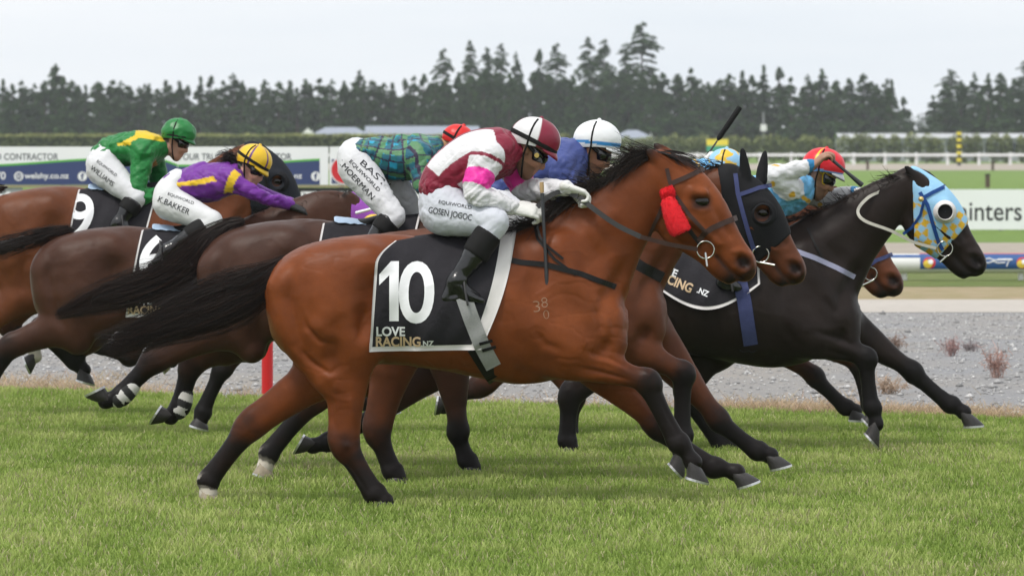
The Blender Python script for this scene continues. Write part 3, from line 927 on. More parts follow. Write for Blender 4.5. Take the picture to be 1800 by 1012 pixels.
    # ---- sculpt strokes: (points, width px, depth m), on both sides
    ST = [([(955, 440), (938, 520), (948, 590)], 20, -.010), ([(992, 398), (1036, 480), (1075, 560)], 18, -.010),
          ([(890, 645), (945, 668)], 16, -.007), ([(648, 455), (660, 530), (645, 610)], 28, -.020),
          ([(525, 440), (512, 520), (530, 600), (565, 660)], 12, -.011), ([(600, 540), (590, 610), (600, 660)], 16, -.008),
          ([(545, 450), (540, 520), (560, 600)], 14, -.005), ([(1120, 440), (1068, 520), (1045, 575)], 15, -.012),
          ([(1000, 430), (1060, 390), (1110, 345)], 18, .006), ([(1010, 480), (1080, 430)], 20, -.005), ([(1070, 590), (1055, 625)], 10, -.007)]
    for i in range(9): ST.append(([(716+i*22, 500), (708+i*22, 560), (722+i*22, 615)], 8, -.0014))
    HS = [([(1210, 384), (1240, 408), (1262, 428)], 6, .011), ([(1214, 398), (1242, 422)], 6, -.010), ([(1262, 452), (1285, 478), (1302, 488)], 4, -.008),
          ([(1178, 338), (1164, 372), (1172, 410), (1200, 432), (1224, 436)], 7, -.014), ([(1245, 352), (1262, 380), (1282, 412)], 7, -.009),
          ([(1290, 442), (1300, 440), (1318, 448), (1322, 466), (1308, 478), (1294, 470)], 5, .009), ([(1218, 366), (1232, 372), (1246, 366)], 4, .004),
          ([(1212, 330), (1238, 340)], 6, .004), ([(1240, 430), (1262, 400)], 5, -.003), ([(1196, 350), (1205, 330)], 9, -.007)]
    N = vnormals(V, F)
    disp = np.zeros(len(V)); latv = np.abs(V[:, 1]-d)
    low = np.clip((V[:, 2]-TX(850, 690)[2])/.05, 0, 1)
    for pts, w, dep in ST:
        disp += 2.2*dep*stroke(V[:, 0], V[:, 2], [(TX(a, b)[0], TX(a, b)[2]) for a, b in pts], w*size)*np.clip((latv-.05)/.05, 0, 1)*low
    for pts, w, dep in HS:
        dd = polyline_dist(V[:, 0], V[:, 2], [(HX(a, b)[0], HX(a, b)[2]) for a, b in pts])
        disp += dep*hkr*np.exp(-(dd/(w*hk))**2)*np.clip((latv-.02)/.02, 0, 1)
    for pts, w, dep in cfg.get('strokes', []):
        q = [P(a, b, d-.15) for a, b in pts]
        disp += 1.15*dep*stroke(V[:, 0], V[:, 2], [(p_[0], p_[2]) for p_ in q], w/S)*np.clip((d-V[:, 1]-.02)/.03, 0, 1)
    disp += .0030*vnoise(V, 11, 2)*np.clip(low, 0.2, 1)
    # veins and fine skin folds over shoulder, belly, thighs and upper legs
    Wp = V+.035*np.stack([vnoise(V+5, 9, 2), vnoise(V+9, 9, 2), vnoise(V+13, 9, 2)], 1)
    vm = np.clip(vnoise(V+31, 3.2, 1)*1.6+.35, 0, 1)*(V[:, 2] > .42)
    disp += .0030*np.clip(1-np.abs(vnoise(Wp, 6.5, 1))*11, 0, 1)*vm
    disp -= .0026*np.clip(1-np.abs(vnoise(Wp*np.array([1, 1, 1.8])+40, 8, 1))*8, 0, 1)*np.clip(vnoise(V+71, 3.0, 1)*1.8+.1, 0, 1)*(V[:, 2] > .35)
    V = V+N*disp[:, None]
    V = laplace(V, F, .15)
    # ---- colour of the coat
    cid, tt, _ = near_chain(V, chains)
    dark = np.zeros(len(V)); white = np.zeros(len(V))
    intorso = torso_w(V[:, 0], V[:, 2])-latv > -.02
    for i, c_ in enumerate(chains):
        m = (cid == i)
        if m.any():
            xs = np.arange(len(c_))
            dark[m] = np.interp(tt[m], xs, darks[i]); white[m] = np.interp(tt[m], xs, whites[i])
    up = intorso & (V[:, 2] > TX(850, 640)[2]); dark[up] = 0; white[up] = 0
    base, base2, blk = (np.array(c) for c in (cfg['coat'], cfg['coat2'], cfg.get('points', (.016, .012, .011))))
    n1 = vnoise(V, 3.1, 3)[:, None]*.5+.5
    # darker along the back and neck, redder on the flanks, as bays are
    zr = np.clip((V[:, 2]-TX(850, 520)[2])/(TX(850, 400)[2]-TX(850, 520)[2]), 0, 1)[:, None]
    c = base*(1-n1*.62)+base2*(n1*.62); c = c*(1-.30*zr)+base2*.30*zr
    hd_ = ((cid == 1) | (cid == 2))[:, None]*np.clip(tt/3, 0, 1)[:, None]; c = c*(1+.22*hd_*np.array([1.0, 1.1, 1.2]))
    dk = np.clip(dark+.22*vnoise(V, 14, 2)*(dark > .03)*(dark < .97), 0, 1)[:, None]
    dk = dk*dk*(3-2*dk)
    c = c*(1-dk)+blk*dk
    white = np.clip(white+.3*vnoise(V, 20, 2)*(white > .05), 0, 1)[:, None]
    c = c*(1-white)+np.array([.52, .47, .40])*white
    # nostril insides, the rims of the eyes, the dark lips
    for q, rx, rz_, dk_ in ((HX(1307, 461), 16, 12, .97), (HX(1231, 356), 18, 13, .94)):
        e = np.exp(-((np.abs(V[:, 0]-q[0])/(rx*hk))**4+(np.abs(V[:, 2]-q[2])/(rz_*hk))**4))[:, None]*dk_
        c = c*(1-e)+np.array([.007, .005, .0045])*e
    ml_ = polyline_dist(V[:, 0], V[:, 2], [(HX(a, b_)[0], HX(a, b_)[2]) for a, b_ in ((1258, 449), (1272, 466), (1288, 482), (1302, 489))])
    e = np.exp(-(ml_/(4.5*hk))**2)[:, None]*.8; c = c*(1-e)+np.array([.012, .009, .008])*e
    body = mesh_np("body", V, F, COAT, root, col=c)
    bvh = bvh_of(V, F)
    H.update(root=root, body=body, bvh=bvh, TX=TX, HX=HX, HXpx=HXpx, d=d, hk=hk, hkr=hkr, head=head, jaw=jaw, ears=ears, neck=neck,
             torso_w=torso_w, size=size, V=V, F=F, rng=rng, cfg=cfg)
    # ---- eyes
    for sg in (1, -1):
        q = HX(1231, 354); hit = bvh.ray_cast(Vector((q[0], d-sg*.6, q[2])), Vector((0, sg, 0)), .6)
        y = hit[0].y if hit[0] is not None else d-sg*.1
        r = .040*hkr; R = []
        for i in range(9):
            f = PI*i/8
            R.append([(q[0]+r*1.15*math.sin(f)*math.cos(2*PI*j/14), y+sg*.020-r*math.cos(f)*sg*.8, q[2]+r*.85*math.sin(f)*math.sin(2*PI*j/14)) for j in range(14)])
        MB().grid(R, 0, closed=True, flip=sg < 0).build("eye", M_EYE, root, smooth=True)
    # ---- hooves
    for Cc, T_, yc, lg in hooves:
        ring_hoof((Cc[0], Cc[2]), (T_[0], T_[2]), yc, M_HOOFL if lg.get('palehoof') else M_HOOF, root, wide=.062*lg.get('hw', 1.0))
        if lg.get('bandage'):
            W = [P(x, y, yc) for x, y in lg['p']]
            K_, F_, C_ = W[1], W[2], W[3]
            G2 = Grid(np.minimum(K_, C_)-.2, np.maximum(K_, C_)+.2, .006)
            G2.chain([(*(K_*.30+F_*.70), .050, .042), (*(F_*.9+K_*.1), .056, .050), (*(F_*.72+C_*.28), .055, .051)], k=0, sub=4)
            v, f = G2.mesh(1)
            s_ = ((v-K_)@((C_-K_)/np.linalg.norm(C_-K_)))
            band = (np.sin(s_*2*PI/.085+.6) > -.05)[:, None]
            mesh_np("leg_bandage", v, f, HOODV, root, col=np.where(band, [[.62, .60, .58]], [[.03, .03, .03]]))
    return H

def grow_tail(H, path, n=700, curl=0.0, tint=(.016, .011, .010), tint2=(.06, .028, .02), seed=3):
    """path: (px, py, half-spread px) along the dock and hair"""
    d = H['d']; rng = np.random.default_rng(seed)
    A = spline([(*P(x, y, d), w*d/FPX, .03) for x, y, w in path], 5)
    st = []
    # a dense core so that the hair has body
    core = [(*P(x, y, d), max(w*.50*d/FPX, .009), max(w*.32*d/FPX, .009)) for x, y, w in path[:-1]]
    for i in range(n):
        t0 = rng.uniform(0, .36) if i > n*.25 else rng.uniform(0, .08)
        ln = rng.uniform(.40, 1.0)
        t1 = min(t0+ln, 1.0+rng.uniform(-.02, .06))
        m = 10
        t = np.linspace(t0, t1, m)
        p = path_at(A, np.minimum(t, 1))
        r, a = math.sqrt(rng.uniform(0, 1))*(1 if rng.uniform() < .9 else 1.35), rng.uniform(0, 2*PI)
        ph = rng.uniform(0, 6.28, 3); fr = rng.uniform(2.0, 5.0)
        T = np.gradient(A[:, :3], axis=0); T /= np.linalg.norm(T, axis=1)[:, None]
        Tn = path_at(T, np.minimum(t, 1)); Nn = np.stack([-Tn[:, 2], np.zeros(m), Tn[:, 0]], 1)
        s = (t-t0)/(t1-t0)
        sp = p[:, 3]
        wob = (.10*np.sin(fr*s*3+ph[0])+rng.normal(0, .15)*s)*s
        if i % 8 == 0: wob = wob+rng.normal(0, .55)*s*s+.18*np.sin(7*s+ph[2])*s
        off = (r*math.cos(a)*.88+wob)*sp; offy = (r*math.sin(a)*.75+.1*np.sin(fr*s*2.6+ph[1])*s)*np.minimum(sp, .09)
        q = p[:, :3]+Nn*off[:, None]; q[:, 1] += offy
        ex = np.maximum(t-1, 0); q += Tn*(ex*.5)[:, None]
        if curl: q[:, 2] += curl*np.sin(s*5+ph[2])*np.maximum(s-.6, 0)*.25; q[:, 0] += curl*np.cos(s*6+ph[2])*np.maximum(s-.65, 0)*.2
        k = rng.uniform(0, 1)**2.5; c = (np.array(tint)*(1-k)+np.array(tint2)*k)*rng.uniform(.45, 1.3)
        st.append((q, rng.uniform(.0022, .0048), .0008, c))
    o = hair_mesh("tail", st, H['root'])
    G = Grid(A[:, :3].min(0)-.15, A[:, :3].max(0)+.15, .012)
    G.chain(core, k=0, sub=4); v, f = G.mesh(2)
    if len(v):
        v = v+vnormals(v, f)*(.012*vnoise(v*np.array([1, 1, 3.5]), 22, 2))[:, None]
        mesh_np("tail_core", v, f, HAIR, o, col=np.tile(np.array(tint)*.8, (len(v), 1)))

def grow_mane(H, crest, n=260, length=.16, blow=(-.8, .25), fall=.6, seed=4, tint=(.013, .010, .009), wild=.35):
    """crest: photo px along the top of the neck, from withers to poll"""
    d = H['d']; rng = np.random.default_rng(seed); st = []
    C = np.array([P(x, y, d) for x, y in crest]); A = spline(np.hstack([C, np.zeros((len(C), 2))]), 4)[:, :3]
    for i in range(n):
        u = rng.uniform(0, 1); p = path_at(A, np.array([u]))[0]+np.array([0, rng.normal(0, .018), -.012])
        L_ = length*rng.uniform(.55, 1.15)*(.75+.4*math.sin(u*7+seed)**2)
        m = 7; s = np.linspace(0, 1, m)
        side = rng.choice([-1, -1, 1])
        up = max(0, rng.normal(blow[1], wild)); bk = blow[0]*rng.uniform(.6, 1.2)
        dirn = np.array([bk, side*rng.uniform(.05, .45), up]); dirn /= np.linalg.norm(dirn)
        q = p+np.outer(s*L_, dirn); q[:, 2] -= fall*L_*s**2*rng.uniform(.2, 1.2)
        q[:, 1] += side*.02*s
        ph = rng.uniform(0, 6.3); q[:, 0] += .012*np.sin(s*5+ph)*s; q[:, 2] += .012*np.cos(s*5+ph)*s
        k = rng.uniform(0, 1)**3
        st.append((q, rng.uniform(.0035, .008), .0012, np.array(tint)*(1-k)+np.array([.05, .03, .022])*k))
    return hair_mesh("mane", st, H['root'])

def saddle_cloth(H, rt, rb, ft, fb, number=None, numpos=None, brand=True, bulge=0.0, thick=.006, front_band=0.0, rnd=0.0):
    """corners in template px: rear top, rear bottom, front top, front bottom"""
    TX, d = H['TX'], H['d']; rt, rb, ft, fb = (np.array(q, float) for q in (rt, rb, ft, fb))
    ns, nv = 48, 64
    def pt(s, v, side):
        b_ = rb*(1-s)+fb*s
        t_ = rt*(1-s)+ft*s
        b_ = b_+np.array([0, bulge*math.sin(PI*s)])
        q = t_*(1-v)+b_*v
        if front_band: q = q+np.array([front_band*s*s*math.sin(PI*v), 0])
        if rnd and v < .2: q = q+np.array([rnd*(1-s)**3*(1-v/.2)**2, 0])
        w = TX(q[0], q[1])
        y = H['torso_w'](np.array([w[0]]), np.array([w[2]]))[0]
        if y < .04: y = .04*v/.08 if v < .08 else y
        hit = H['bvh'].ray_cast(Vector((w[0], d-side*.8, w[2])), Vector((0, side, 0)), .8)
        if hit[0] is not None and v > .06: y = max(y, abs(hit[0].y-d))
        wv = .006*math.sin(9*s+4*v)+.004*math.sin(17*s-6*v+1.3*math.sin(5*v))+.016*max(0, v-.7)*math.sin(12*s+2*v)+.004*math.sin(26*s+9*v)
        return (w[0], d-side*(y+.016+wv*min(1, v*4)), w[2]+.014*(1-v)**6)
    vs = np.concatenate([-(np.linspace(1, 0, nv//2+1)**1.5)[:-1], np.linspace(0, 1, nv//2+1)**1.5])
    # spine line first: v = 0 lies on the back
    rows = []
    for i in range(ns+1):
        s = i/ns; row = []
        for v in vs:
            side = 1 if v >= 0 else -1
            if abs(v) < 1e-6:
                q = rt*(1-s)+ft*s+np.array([rnd*(1-s)**3, 0]); w = TX(q[0], q[1]); z = max(w[2], np.interp(w[0], [w[0]], [w[2]]))
                row.append((w[0], d, w[2]+.022))
            else: row.append(pt(s, abs(v), side))
        rows.append(row)
    Pm = np.array(rows)                                   # (ns+1, nv+1, 3)
    n1, n2 = Pm.shape[:2]
    idx = np.arange(n1*n2).reshape(n1, n2)
    F = np.stack([idx[:-1, :-1], idx[:-1, 1:], idx[1:, 1:], idx[1:, :-1]], -1).reshape(-1, 4)
    V = Pm.reshape(-1, 3)
    Nn = vnormals(V, F)
    out = np.sign((Nn*(V-np.array([0, d, V[:, 2].mean()-.2]))).sum(1).mean())
    if out < 0: F = F[:, ::-1]; Nn = -Nn
    V2 = V-Nn*thick
    F2 = F[:, ::-1]+len(V)
    rim = np.concatenate([idx[0, :], idx[1:, -1], idx[-1, ::-1][1:], idx[::-1, 0][1:]])
    rq = np.stack([rim[:-1], rim[1:], rim[1:]+len(V), rim[:-1]+len(V)], 1)
    VV, FF = np.vstack([V, V2]), np.vstack([F, F2, rq])
    # white binding along the edges
    ss = np.repeat(np.arange(ns), n2-1); vv = np.tile((np.abs(vs[:-1])+np.abs(vs[1:]))/2, ns)
    e = np.minimum(ss+.5, ns)/ns
    wf = (e < .028) | (vv > .968)
    if front_band: wf |= (e > .90)
    else: wf |= (e > .976)
    fm = np.concatenate([wf, wf, np.ones(len(rq), bool)]).astype(int)
    cl = mesh_np("saddle_cloth", VV, FF, [M_CLOTH, M_CLOTHW], H['root'], fmat=fm)
    b2 = bvh_of(V, F)
    y0 = d-1.0
    if number:
        for ch, (cx, cy, w, h, a) in zip(number, numpos):
            q = TX(cx, cy)
            drape_text(ch, q[0], q[2], w*H['size'], h*H['size'], a, M_PRINTW, cl, b2, y0, bold=.016, name="number") if ch != '1' else one_glyph(q, w*H['size'], h*H['size'], cl, b2, y0)
    if brand:
        for txt, (cx, cy, w, h), m_ in (("LOVE", brand[0], M_PRINTW), ("RACING", brand[1], M_PRINTT), (".NZ", brand[2], M_PRINTW)):
            q = TX(cx, cy); drape_text(txt, q[0], q[2], w*H['size'], h*H['size'], brand[3] if len(brand) > 3 else 0, m_, cl, b2, y0, bold=.03)
    H['cloth'] = cl; H['cloth_bvh'] = b2; H['cloth_V'] = V; H['cloth_F'] = F
    H['bvh2'] = bvh_of(np.vstack([H['V'], V]), np.vstack([H['F'], F+len(H['V'])]))
    return cl

def one_glyph(q, w, h, cl, b2, y0):
    pts = np.array([(.02, -.5), (.5, -.5), (.5, .5), (.10, .5), (-.5, .28), (-.5, .10), (.02, .27)])*np.array([w, h])+np.array([q[0], q[2]])
    return drape_polys(pts, [[0, 1, 2, 3, 6], [3, 4, 5, 6]], M_PRINTW, cl, b2, y0, name="number")

def saddle(H, seat, pad=M_PADBLUE):
    """small racing saddle; seat: template px of rear and front of the seat"""
    TX, d = H['TX'], H['d']
    (x0, y0), (x1, y1) = seat
    a, b = TX(x0, y0), TX(x1, y1)
    G = Grid(np.minimum(a, b)-[.12, .3, .3], np.maximum(a, b)+[.12, .3, .15], .008)
    G.chain([(*a, .014, .13), (*(a*.6+b*.4+np.array([0, 0, -.012])), .016, .10), (*(a*.2+b*.8+np.array([0, 0, .006])), .022, .085), (*(b+np.array([0, 0, .025])), .022, .05)], k=0, sub=4)
    v, f = G.mesh(2); v[:, 2] -= ((v[:, 1]-d)**2)*1.6
    s = mesh_np("saddle", v, f, M_BLACKL, H['root'])
    # the pale padded rear edge
    G = Grid(a-[.1, .25, .1], a+[.25, .25, .1], .007)
    G.chain([(*(a+np.array([-.03, 0, .016])), .008, .13), (*(a+np.array([.06, 0, .006])), .009, .125), (*(a+np.array([.15, 0, -.008])), .008, .10)], k=0, sub=4)
    v, f = G.mesh(2); v[:, 2] -= ((v[:, 1]-d)**2)*1.5
    rimm = np.abs(v[:, 1]-d) > .132
    mesh_np("saddle_pad", v, f, pad, s)
    return s

def make_hood(H, name, back, front, colour_fn, with_ears=True, inflate=.008, eye_hole=0.0, mat=HOODV, vox=.0085):
    """fabric over the head: kept between two cuts given in template head px (p, q): line and inner side"""
    d, HX = H['d'], H['HX']
    ch = [H['neck'], H['head'], H['jaw']]+(H['ears'] if with_ears else [])
    pts = np.array([HX(1100, 230), HX(1330, 500), HX(1100, 460), HX(1300, 300)]+[np.array(e[-1][:3]) for e in H['ears']])
    G = Grid(pts.min(0)-[.08, .2, .08], pts.max(0)+[.05, .2, .06], vox)
    for c_, k_ in zip(ch, (.06, .03, .03, .014, .014)): G.chain(c_, k=k_, sub=5, grow=inflate)
    for sg in (1, -1):
        G.chain([(*HX(1212, 338, .088*sg*H['hkr']), .024, .022), (*HX(1232, 338, .09*sg*H['hkr']), .026, .022)], k=0.03, sub=1)
    for (p, q) in (back, front):
        a, b = HX(*p), HX(*q); t = (b-a)/np.linalg.norm(b-a)
        n = np.array([-t[2], 0, t[0]])
        c0 = HX(1215, 360)
        if (c0-a)@n > 0: n = -n
        G.halfspace(a, n)
    if not with_ears:
        for e in H['ears']: G.chain(e, k=.0, sub=5, mode='sub', grow=.004)
    if eye_hole:
        for sg in (1, -1):
            q = HX(1231, 354, .1*sg); G.chain([(*q, eye_hole, .08), (*q, eye_hole, .08)], k=.004, sub=1, mode='sub')
    V, F = G.mesh(2)
    u = np.array([complex(0, 0)]*len(V))
    col = colour_fn(V, H)
    o = mesh_np("hood", V, F, mat, H['root'], col=col)
    H['bvh_h'] = bvh_of(np.vstack([H['V'], V]), np.vstack([H['F'], F+len(H['V'])]))
    return o

def eye_cup(H, hood, r0, r1, depth, mat, opening=0.0, inner=None):
    """blinker cup: a shallow dome round the eye on both sides"""
    d = H['d']
    for sg in (1, -1):
        q = H['HX'](1233, 356); hit = H['bvh_h'].ray_cast(Vector((q[0], d-sg*.6, q[2])), Vector((0, sg, 0)), .6)
        y = hit[0].y if hit[0] is not None else d-sg*.1
        R = []
        prof = [(r1*1.0, -.01), (r1*.98, .006), (r1*.9, depth*.45), (r1*.72, depth*.8), (r0*1.06, depth), (r0, depth*.96), (r0*.97, depth*.6), (r0*1.05, .004)]
        n = 28
        for r, h in prof:
            ring = []
            for j in range(n):
                t = 2*PI*j/n
                hh = h*(1-.55*max(0, math.cos(t-opening)))if opening else h
                ring.append((q[0]+r*math.cos(t), y-sg*hh, q[2]+r*math.sin(t)))
            R.append(ring)
        c = MB().grid(R, 0, closed=True, flip=sg > 0).build("eye_cup", mat, hood, smooth=True)
        if inner:
            R = [[(q[0]+r*math.cos(2*PI*j/n), y-sg*h, q[2]+r*math.sin(2*PI*j/n)) for j in range(n)] for r, h in ((r0*1.0, depth*.55), (r0*.6, depth*.62), (r0*.02, depth*.64))]
            MB().grid(R, 0, closed=True, flip=sg > 0).build("cup_screen", inner, hood, smooth=True)

def bit_ring(H, c, r, tube=.0042, mat=None, lat=.075):
    for sg in (1, -1):
        q = P(*c, H['d']-sg*lat)
        pts = [(q[0]+r*math.cos(2*PI*j/24), q[1], q[2]+r*math.sin(2*PI*j/24)) for j in range(25)]
        MB().tube(pts, tube, 8, cap=False).build("bit_ring", mat or M_STEEL, H['root'], smooth=True)

def ribbon(pts, width, th, mat, parent, name, up=(0, 1, 0), sub=5):
    """a hanging strap through free points (x,y,z)"""
    A = spline(np.hstack([np.asarray(pts), np.zeros((len(pts), 2))]), sub)[:, :3]
    T = np.gradient(A, axis=0); T /= np.linalg.norm(T, axis=1)[:, None]
    y = np.array(up, float); Nn = np.cross(T, y); Nn /= np.maximum(np.linalg.norm(Nn, axis=1), 1e-6)[:, None]
    B = np.cross(Nn, T)
    R = []
    for i in range(len(A)):
        R.append([A[i]+Nn[i]*width/2-B[i]*th/2, A[i]+Nn[i]*width/2+B[i]*th/2, A[i]-Nn[i]*width/2+B[i]*th/2, A[i]-Nn[i]*width/2-B[i]*th/2])
    mb = MB().grid(R, 0, closed=True); mb.poly(R[0]); mb.poly(R[-1][::-1])
    return mb.build(name, mat, parent, smooth=False)

def px_strap(H, pts, width, mat, name, which='bvh', both=True, d=None, **kw):
    """strap through photo px laid on the horse"""
    d0 = H['d']-.1
    q = [(P(x, y, d0)[0], P(x, y, d0)[2]) for x, y in pts]
    o = strap(q, width, mat, H['root'], H[which], H['d'], near=True, name=name, **kw)
    if both: strap(q, width, mat, H['root'], H[which], H['d'], near=False, name=name, **kw)
    return o
weed(1750, 662, .23, .09, 46, "tall pinkish weed on the gravel nearest the right border", (0.56, 0.31*1.15, 0.25*1.2))
weed(1671, 624, .15, .08, 36, "pink weed on the gravel left of the tall one", (0.51, 0.29*1.15, 0.26*1.2))
weed(1707, 616, .09, .07, 22, "low mauve weed between the two pink weeds", (0.40, 0.29*1.15, 0.28*1.2))
weed(1572, 612, .12, .09, 34, "brown weed above the leading horse's outstretched knee", (0.34, 0.21*1.15, 0.16*1.2))
weed(1563, 690, .13, .12, 40, "straw pink weed between the leading horse's forelegs", (0.59, 0.39*1.15, 0.28*1.2))

# ---- red marker posts at the turf edge
M_RED = simple("red_post", (.62, .012, .015), rough=.45, vary=.12, scale=20)
M_WHITEP = simple("white_paint", (.78, .78, .77), rough=.45, vary=.05, scale=10)
def marker(px, label):
    x = (px-900)/FPX*35; 
    for _ in range(4): y = float(edge_y(x))+.05; x = (px-900)*y/FPX
    root = empty("marker_post", (x, y, 0)); tag(root, label, "post", "red posts along the turf edge")
    MB().tube([(x, y, -.1), (x, y, .50)], .042, 14).build("post", M_RED, root, smooth=False)
    MB().tube([(x, y, .501), (x, y, .53), (x, y, .545)], [.044, .044, .02], 14).build("cap", M_WHITEP, root)
marker(470, "red marker post behind the bright bay's rump at the turf edge")
marker(1137, "red marker post behind the forelegs of the bright bay")

# ---- advertising on the left: long banner above a lower row of boards
M_BW = simple("banner_white", (.84, .85, .87), rough=.5, vary=.04, scale=2)
M_BB = simple("banner_navy", (.035, .055, .16), rough=.5, vary=.06, scale=2)
M_BG = simple("banner_green", (.10, .42, .05), rough=.5, vary=.05, scale=2)
M_BR = simple("banner_red", (.60, .02, .03), rough=.5, vary=.05, scale=2)
M_BK = simple("board_black", (.02, .022, .022), rough=.5, vary=.1, scale=2)
M_BT = simple("print_grey", (.10, .11, .13), rough=.6, vary=.05)
M_TAN = simple("timber_beam", (.30, .25, .16), rough=.8, vary=.2, scale=8)
M_GREYB = simple("board_grey", (.30, .32, .33), rough=.6, vary=.1, scale=3)
DB = 75.0
def bx(px): return (px-900)*DB/FPX
def bz(py): return CAMH-(py-HORY)*DB/FPX
def banner(x0, x1, label, period=None):
    root = empty("advertising_banner", (bx((x0+x1)/2), DB, 0)); tag(root, label, "banner", "advertising boards behind the field")
    MB().box(bx(x0), bx(x1), DB, DB+.04, bz(325), bz(258)).build("panel", M_BW, root)
    for px in np.arange(x0+20, x1, 130): MB().box(bx(px)-.04, bx(px)+.04, DB+.045, DB+.12, 0, bz(262)).build("post", M_GREYB, root)
    return root
bA = banner(-300, 577, "white and navy banner with green wave and contractor slogan, left")
def wave(o):
    return [(o-97+u, 293-11.5*(.5-.5*math.cos(PI*min(1, max(0, (u-60)/230.)))) if u < 380 else 281.5+(u-380)*.38) for u in np.linspace(0, 409, 24)]
for o in (-410, 0, 410):
    W = [q for q in wave(o) if -300 <= q[0] <= 577]
    if len(W) < 2: continue
    mb = MB(); mb.grid([[(bx(x), DB-.004, bz(325)+.0) for x, y in W], [(bx(x), DB-.004, bz(y)) for x, y in W]]); mb.build("navy_print", M_BB, bA)
    mb = MB(); mb.grid([[(bx(x), DB-.005, bz(y)) for x, y in W], [(bx(x), DB-.005, bz(y-3.6)) for x, y in W]]); mb.build("green_print", M_BG, bA)
for o in (0, 410):
    flat_text("YOUR TRUSTED CONTRACTOR", bx(2.5+o), bz(275.5), DB-.004, bx(102)-bx(-98), bz(270)-bz(281.5), M_BT, bA, bold=.01)
    flat_text("welshy.co.nz", bx(82+o), bz(310.5), DB-.008, bx(121)-bx(43), bz(304)-bz(317), M_PRINTW, bA, bold=.02)
    for cx in (33, 145):
        R = [[(bx(cx+o+r*math.cos(t)), DB-.008, bz(310+r*math.sin(t))) for t in np.linspace(0, 2*PI, 25)] for r in (8.2, 0.05 if cx == 145 else 6.0)]
        if cx+o+9 < 577: MB().grid(R, flip=True).build("icon", M_PRINTW, bA)
    if o+145 < 570: flat_text("f", bx(145+o), bz(310), DB-.012, .05, .10, M_BB, bA, bold=.03)
    for dy in (-2.6, 0, 2.6): MB().box(bx(33+o-6.5), bx(33+o+6.5), DB-.010, DB-.008, bz(310+dy+.6), bz(310+dy-.6)).build("icon", M_PRINTW, bA)
flat_text("0800 70", bx(-20), bz(309), DB-.008, bx(10)-bx(-50), bz(302)-bz(316), M_PRINTW, bA, bold=.02)
bB = banner(579.5, 990, "navy banner with red round emblem behind the tartan jockey")
MB().box(bx(583), bx(986), DB-.006, DB-.001, bz(322.5), bz(280)).build("navy_print", M_BB, bB)
for r0, r1, m_, yo in ((27, .1, M_PRINTW, -.009), (24.5, .1, M_BR, -.013), (13, .1, M_PRINTW, -.017)):
    MB().grid([[(bx(607+r*math.cos(t)), DB+yo, bz(299+r*math.sin(t)*.95)) for t in np.linspace(0, 2*PI, 33)] for r in (r0, r1)], flip=True).build("emblem", m_, bB)
# lower row
D2 = 74.0
def bx2(px): return (px-900)*D2/FPX
def bz2(py): return CAMH-(py-HORY)*D2/FPX
def board(x0, x1, m_, label, txt=None, tm=None, tw=None):
    root = empty("advertising_board", (bx2((x0+x1)/2), D2, 0)); tag(root, label, "sign board", "advertising boards behind the field")
    MB().box(bx2(x0), bx2(x1), D2, D2+.03, bz2(366), bz2(330)).build("panel", m_, root)
    for px in (x0+10, x1-10): MB().box(bx2(px)-.03, bx2(px)+.03, D2+.035, D2+.1, 0, bz2(333)).build("post", M_GREYB, root)
    if txt: flat_text(txt, bx2(tw[0]), bz2(346), D2-.004, bx2(tw[1])-bx2(tw[2]), bz2(337)-bz2(356), tm, root, bold=.03)
board(470, 640, M_BK, "black board with white capital letters under the left banner", "NUTRITION", M_PRINTW, (563, 627, 499))
board(-160, 40, M_GREYB, "grey board with white lettering at the left border", "FARM", M_PRINTW, (-26, 18, -70))
board(722, 830, M_BW, "plain white board behind the riders of the two near horses")
beam = MB(); beam.box(bx2(-300), bx2(1000), D2-.02, D2+.06, bz2(329.2), bz2(325.6))
tag(beam.build("fence_rail", M_TAN), "thin tan timber rail between the banner and the lower boards", "rail")

# ---- white board on the right
D3 = 103.0
def q3(px, py): return (px-900)*D3/FPX, CAMH-(py-HORY)*D3/FPX
r3 = empty("advertising_board", ((1600-900)*D3/FPX, D3, 0)); tag(r3, "long white board with black lettering beyond the leading horse's head", "sign board", "advertising boards behind the field")
x0, z0 = q3(1380, 403.5); x1, z1 = q3(1960, 333)
MB().box(x0, x1, D3, D3+.05, z0, z1).build("panel", M_BW, r3)
for px in (1400, 1520, 1640, 1760, 1880):
    x, _ = q3(px, 0); MB().box(x-.05, x+.05, D3+.055, D3+.15, 0, z1-.05).build("post", M_GREYB, r3)
cx, cz = q3(1731, 371); flat_text("Painters", cx, cz, D3-.004, q3(1789, 0)[0]-q3(1659, 0)[0], q3(0, 352)[1]-q3(0, 386)[1], M_PRINTK, r3, bold=.008)

# ---- tubular running rail with blue sleeves
DR = 66.0
def qr(px): return (px-900)*DR/FPX
rz = CAMH-(463-HORY)*DR/FPX; RR = 17*DR/FPX
rr = empty("running_rail", (qr(1650), DR, 0)); tag(rr, "white tubular rail with blue sleeves before the white board", "rail")
M_RAILW = simple("rail_white", (.72, .72, .70), rough=.35, vary=.08, scale=3)
M_RAILB = simple("rail_blue", (.02, .08, .25), rough=.4, vary=.08, scale=3)
def arc_tube(xa, xb, r, mat, name, a0=0, a1=2*PI, seg=24):
    R = [[(x, DR+r*math.cos(t), rz+r*math.sin(t)) for t in np.linspace(a0, a1, seg)] for x in np.linspace(xa, xb, 3)]
    return MB().grid(R, flip=True).build(name, mat, rr, smooth=True)
arc_tube(qr(300), qr(2000), RR, M_RAILW, "tube")
for a, b in ((1616, 1990), (1150, 1480), (560, 1000)):
    arc_tube(qr(a), qr(b), RR+.006, M_RAILB, "blue_sleeve", math.radians(110), math.radians(212))
    arc_tube(qr(a), qr(b), RR+.007, M_BR, "red_stripe", math.radians(88), math.radians(108), 6)
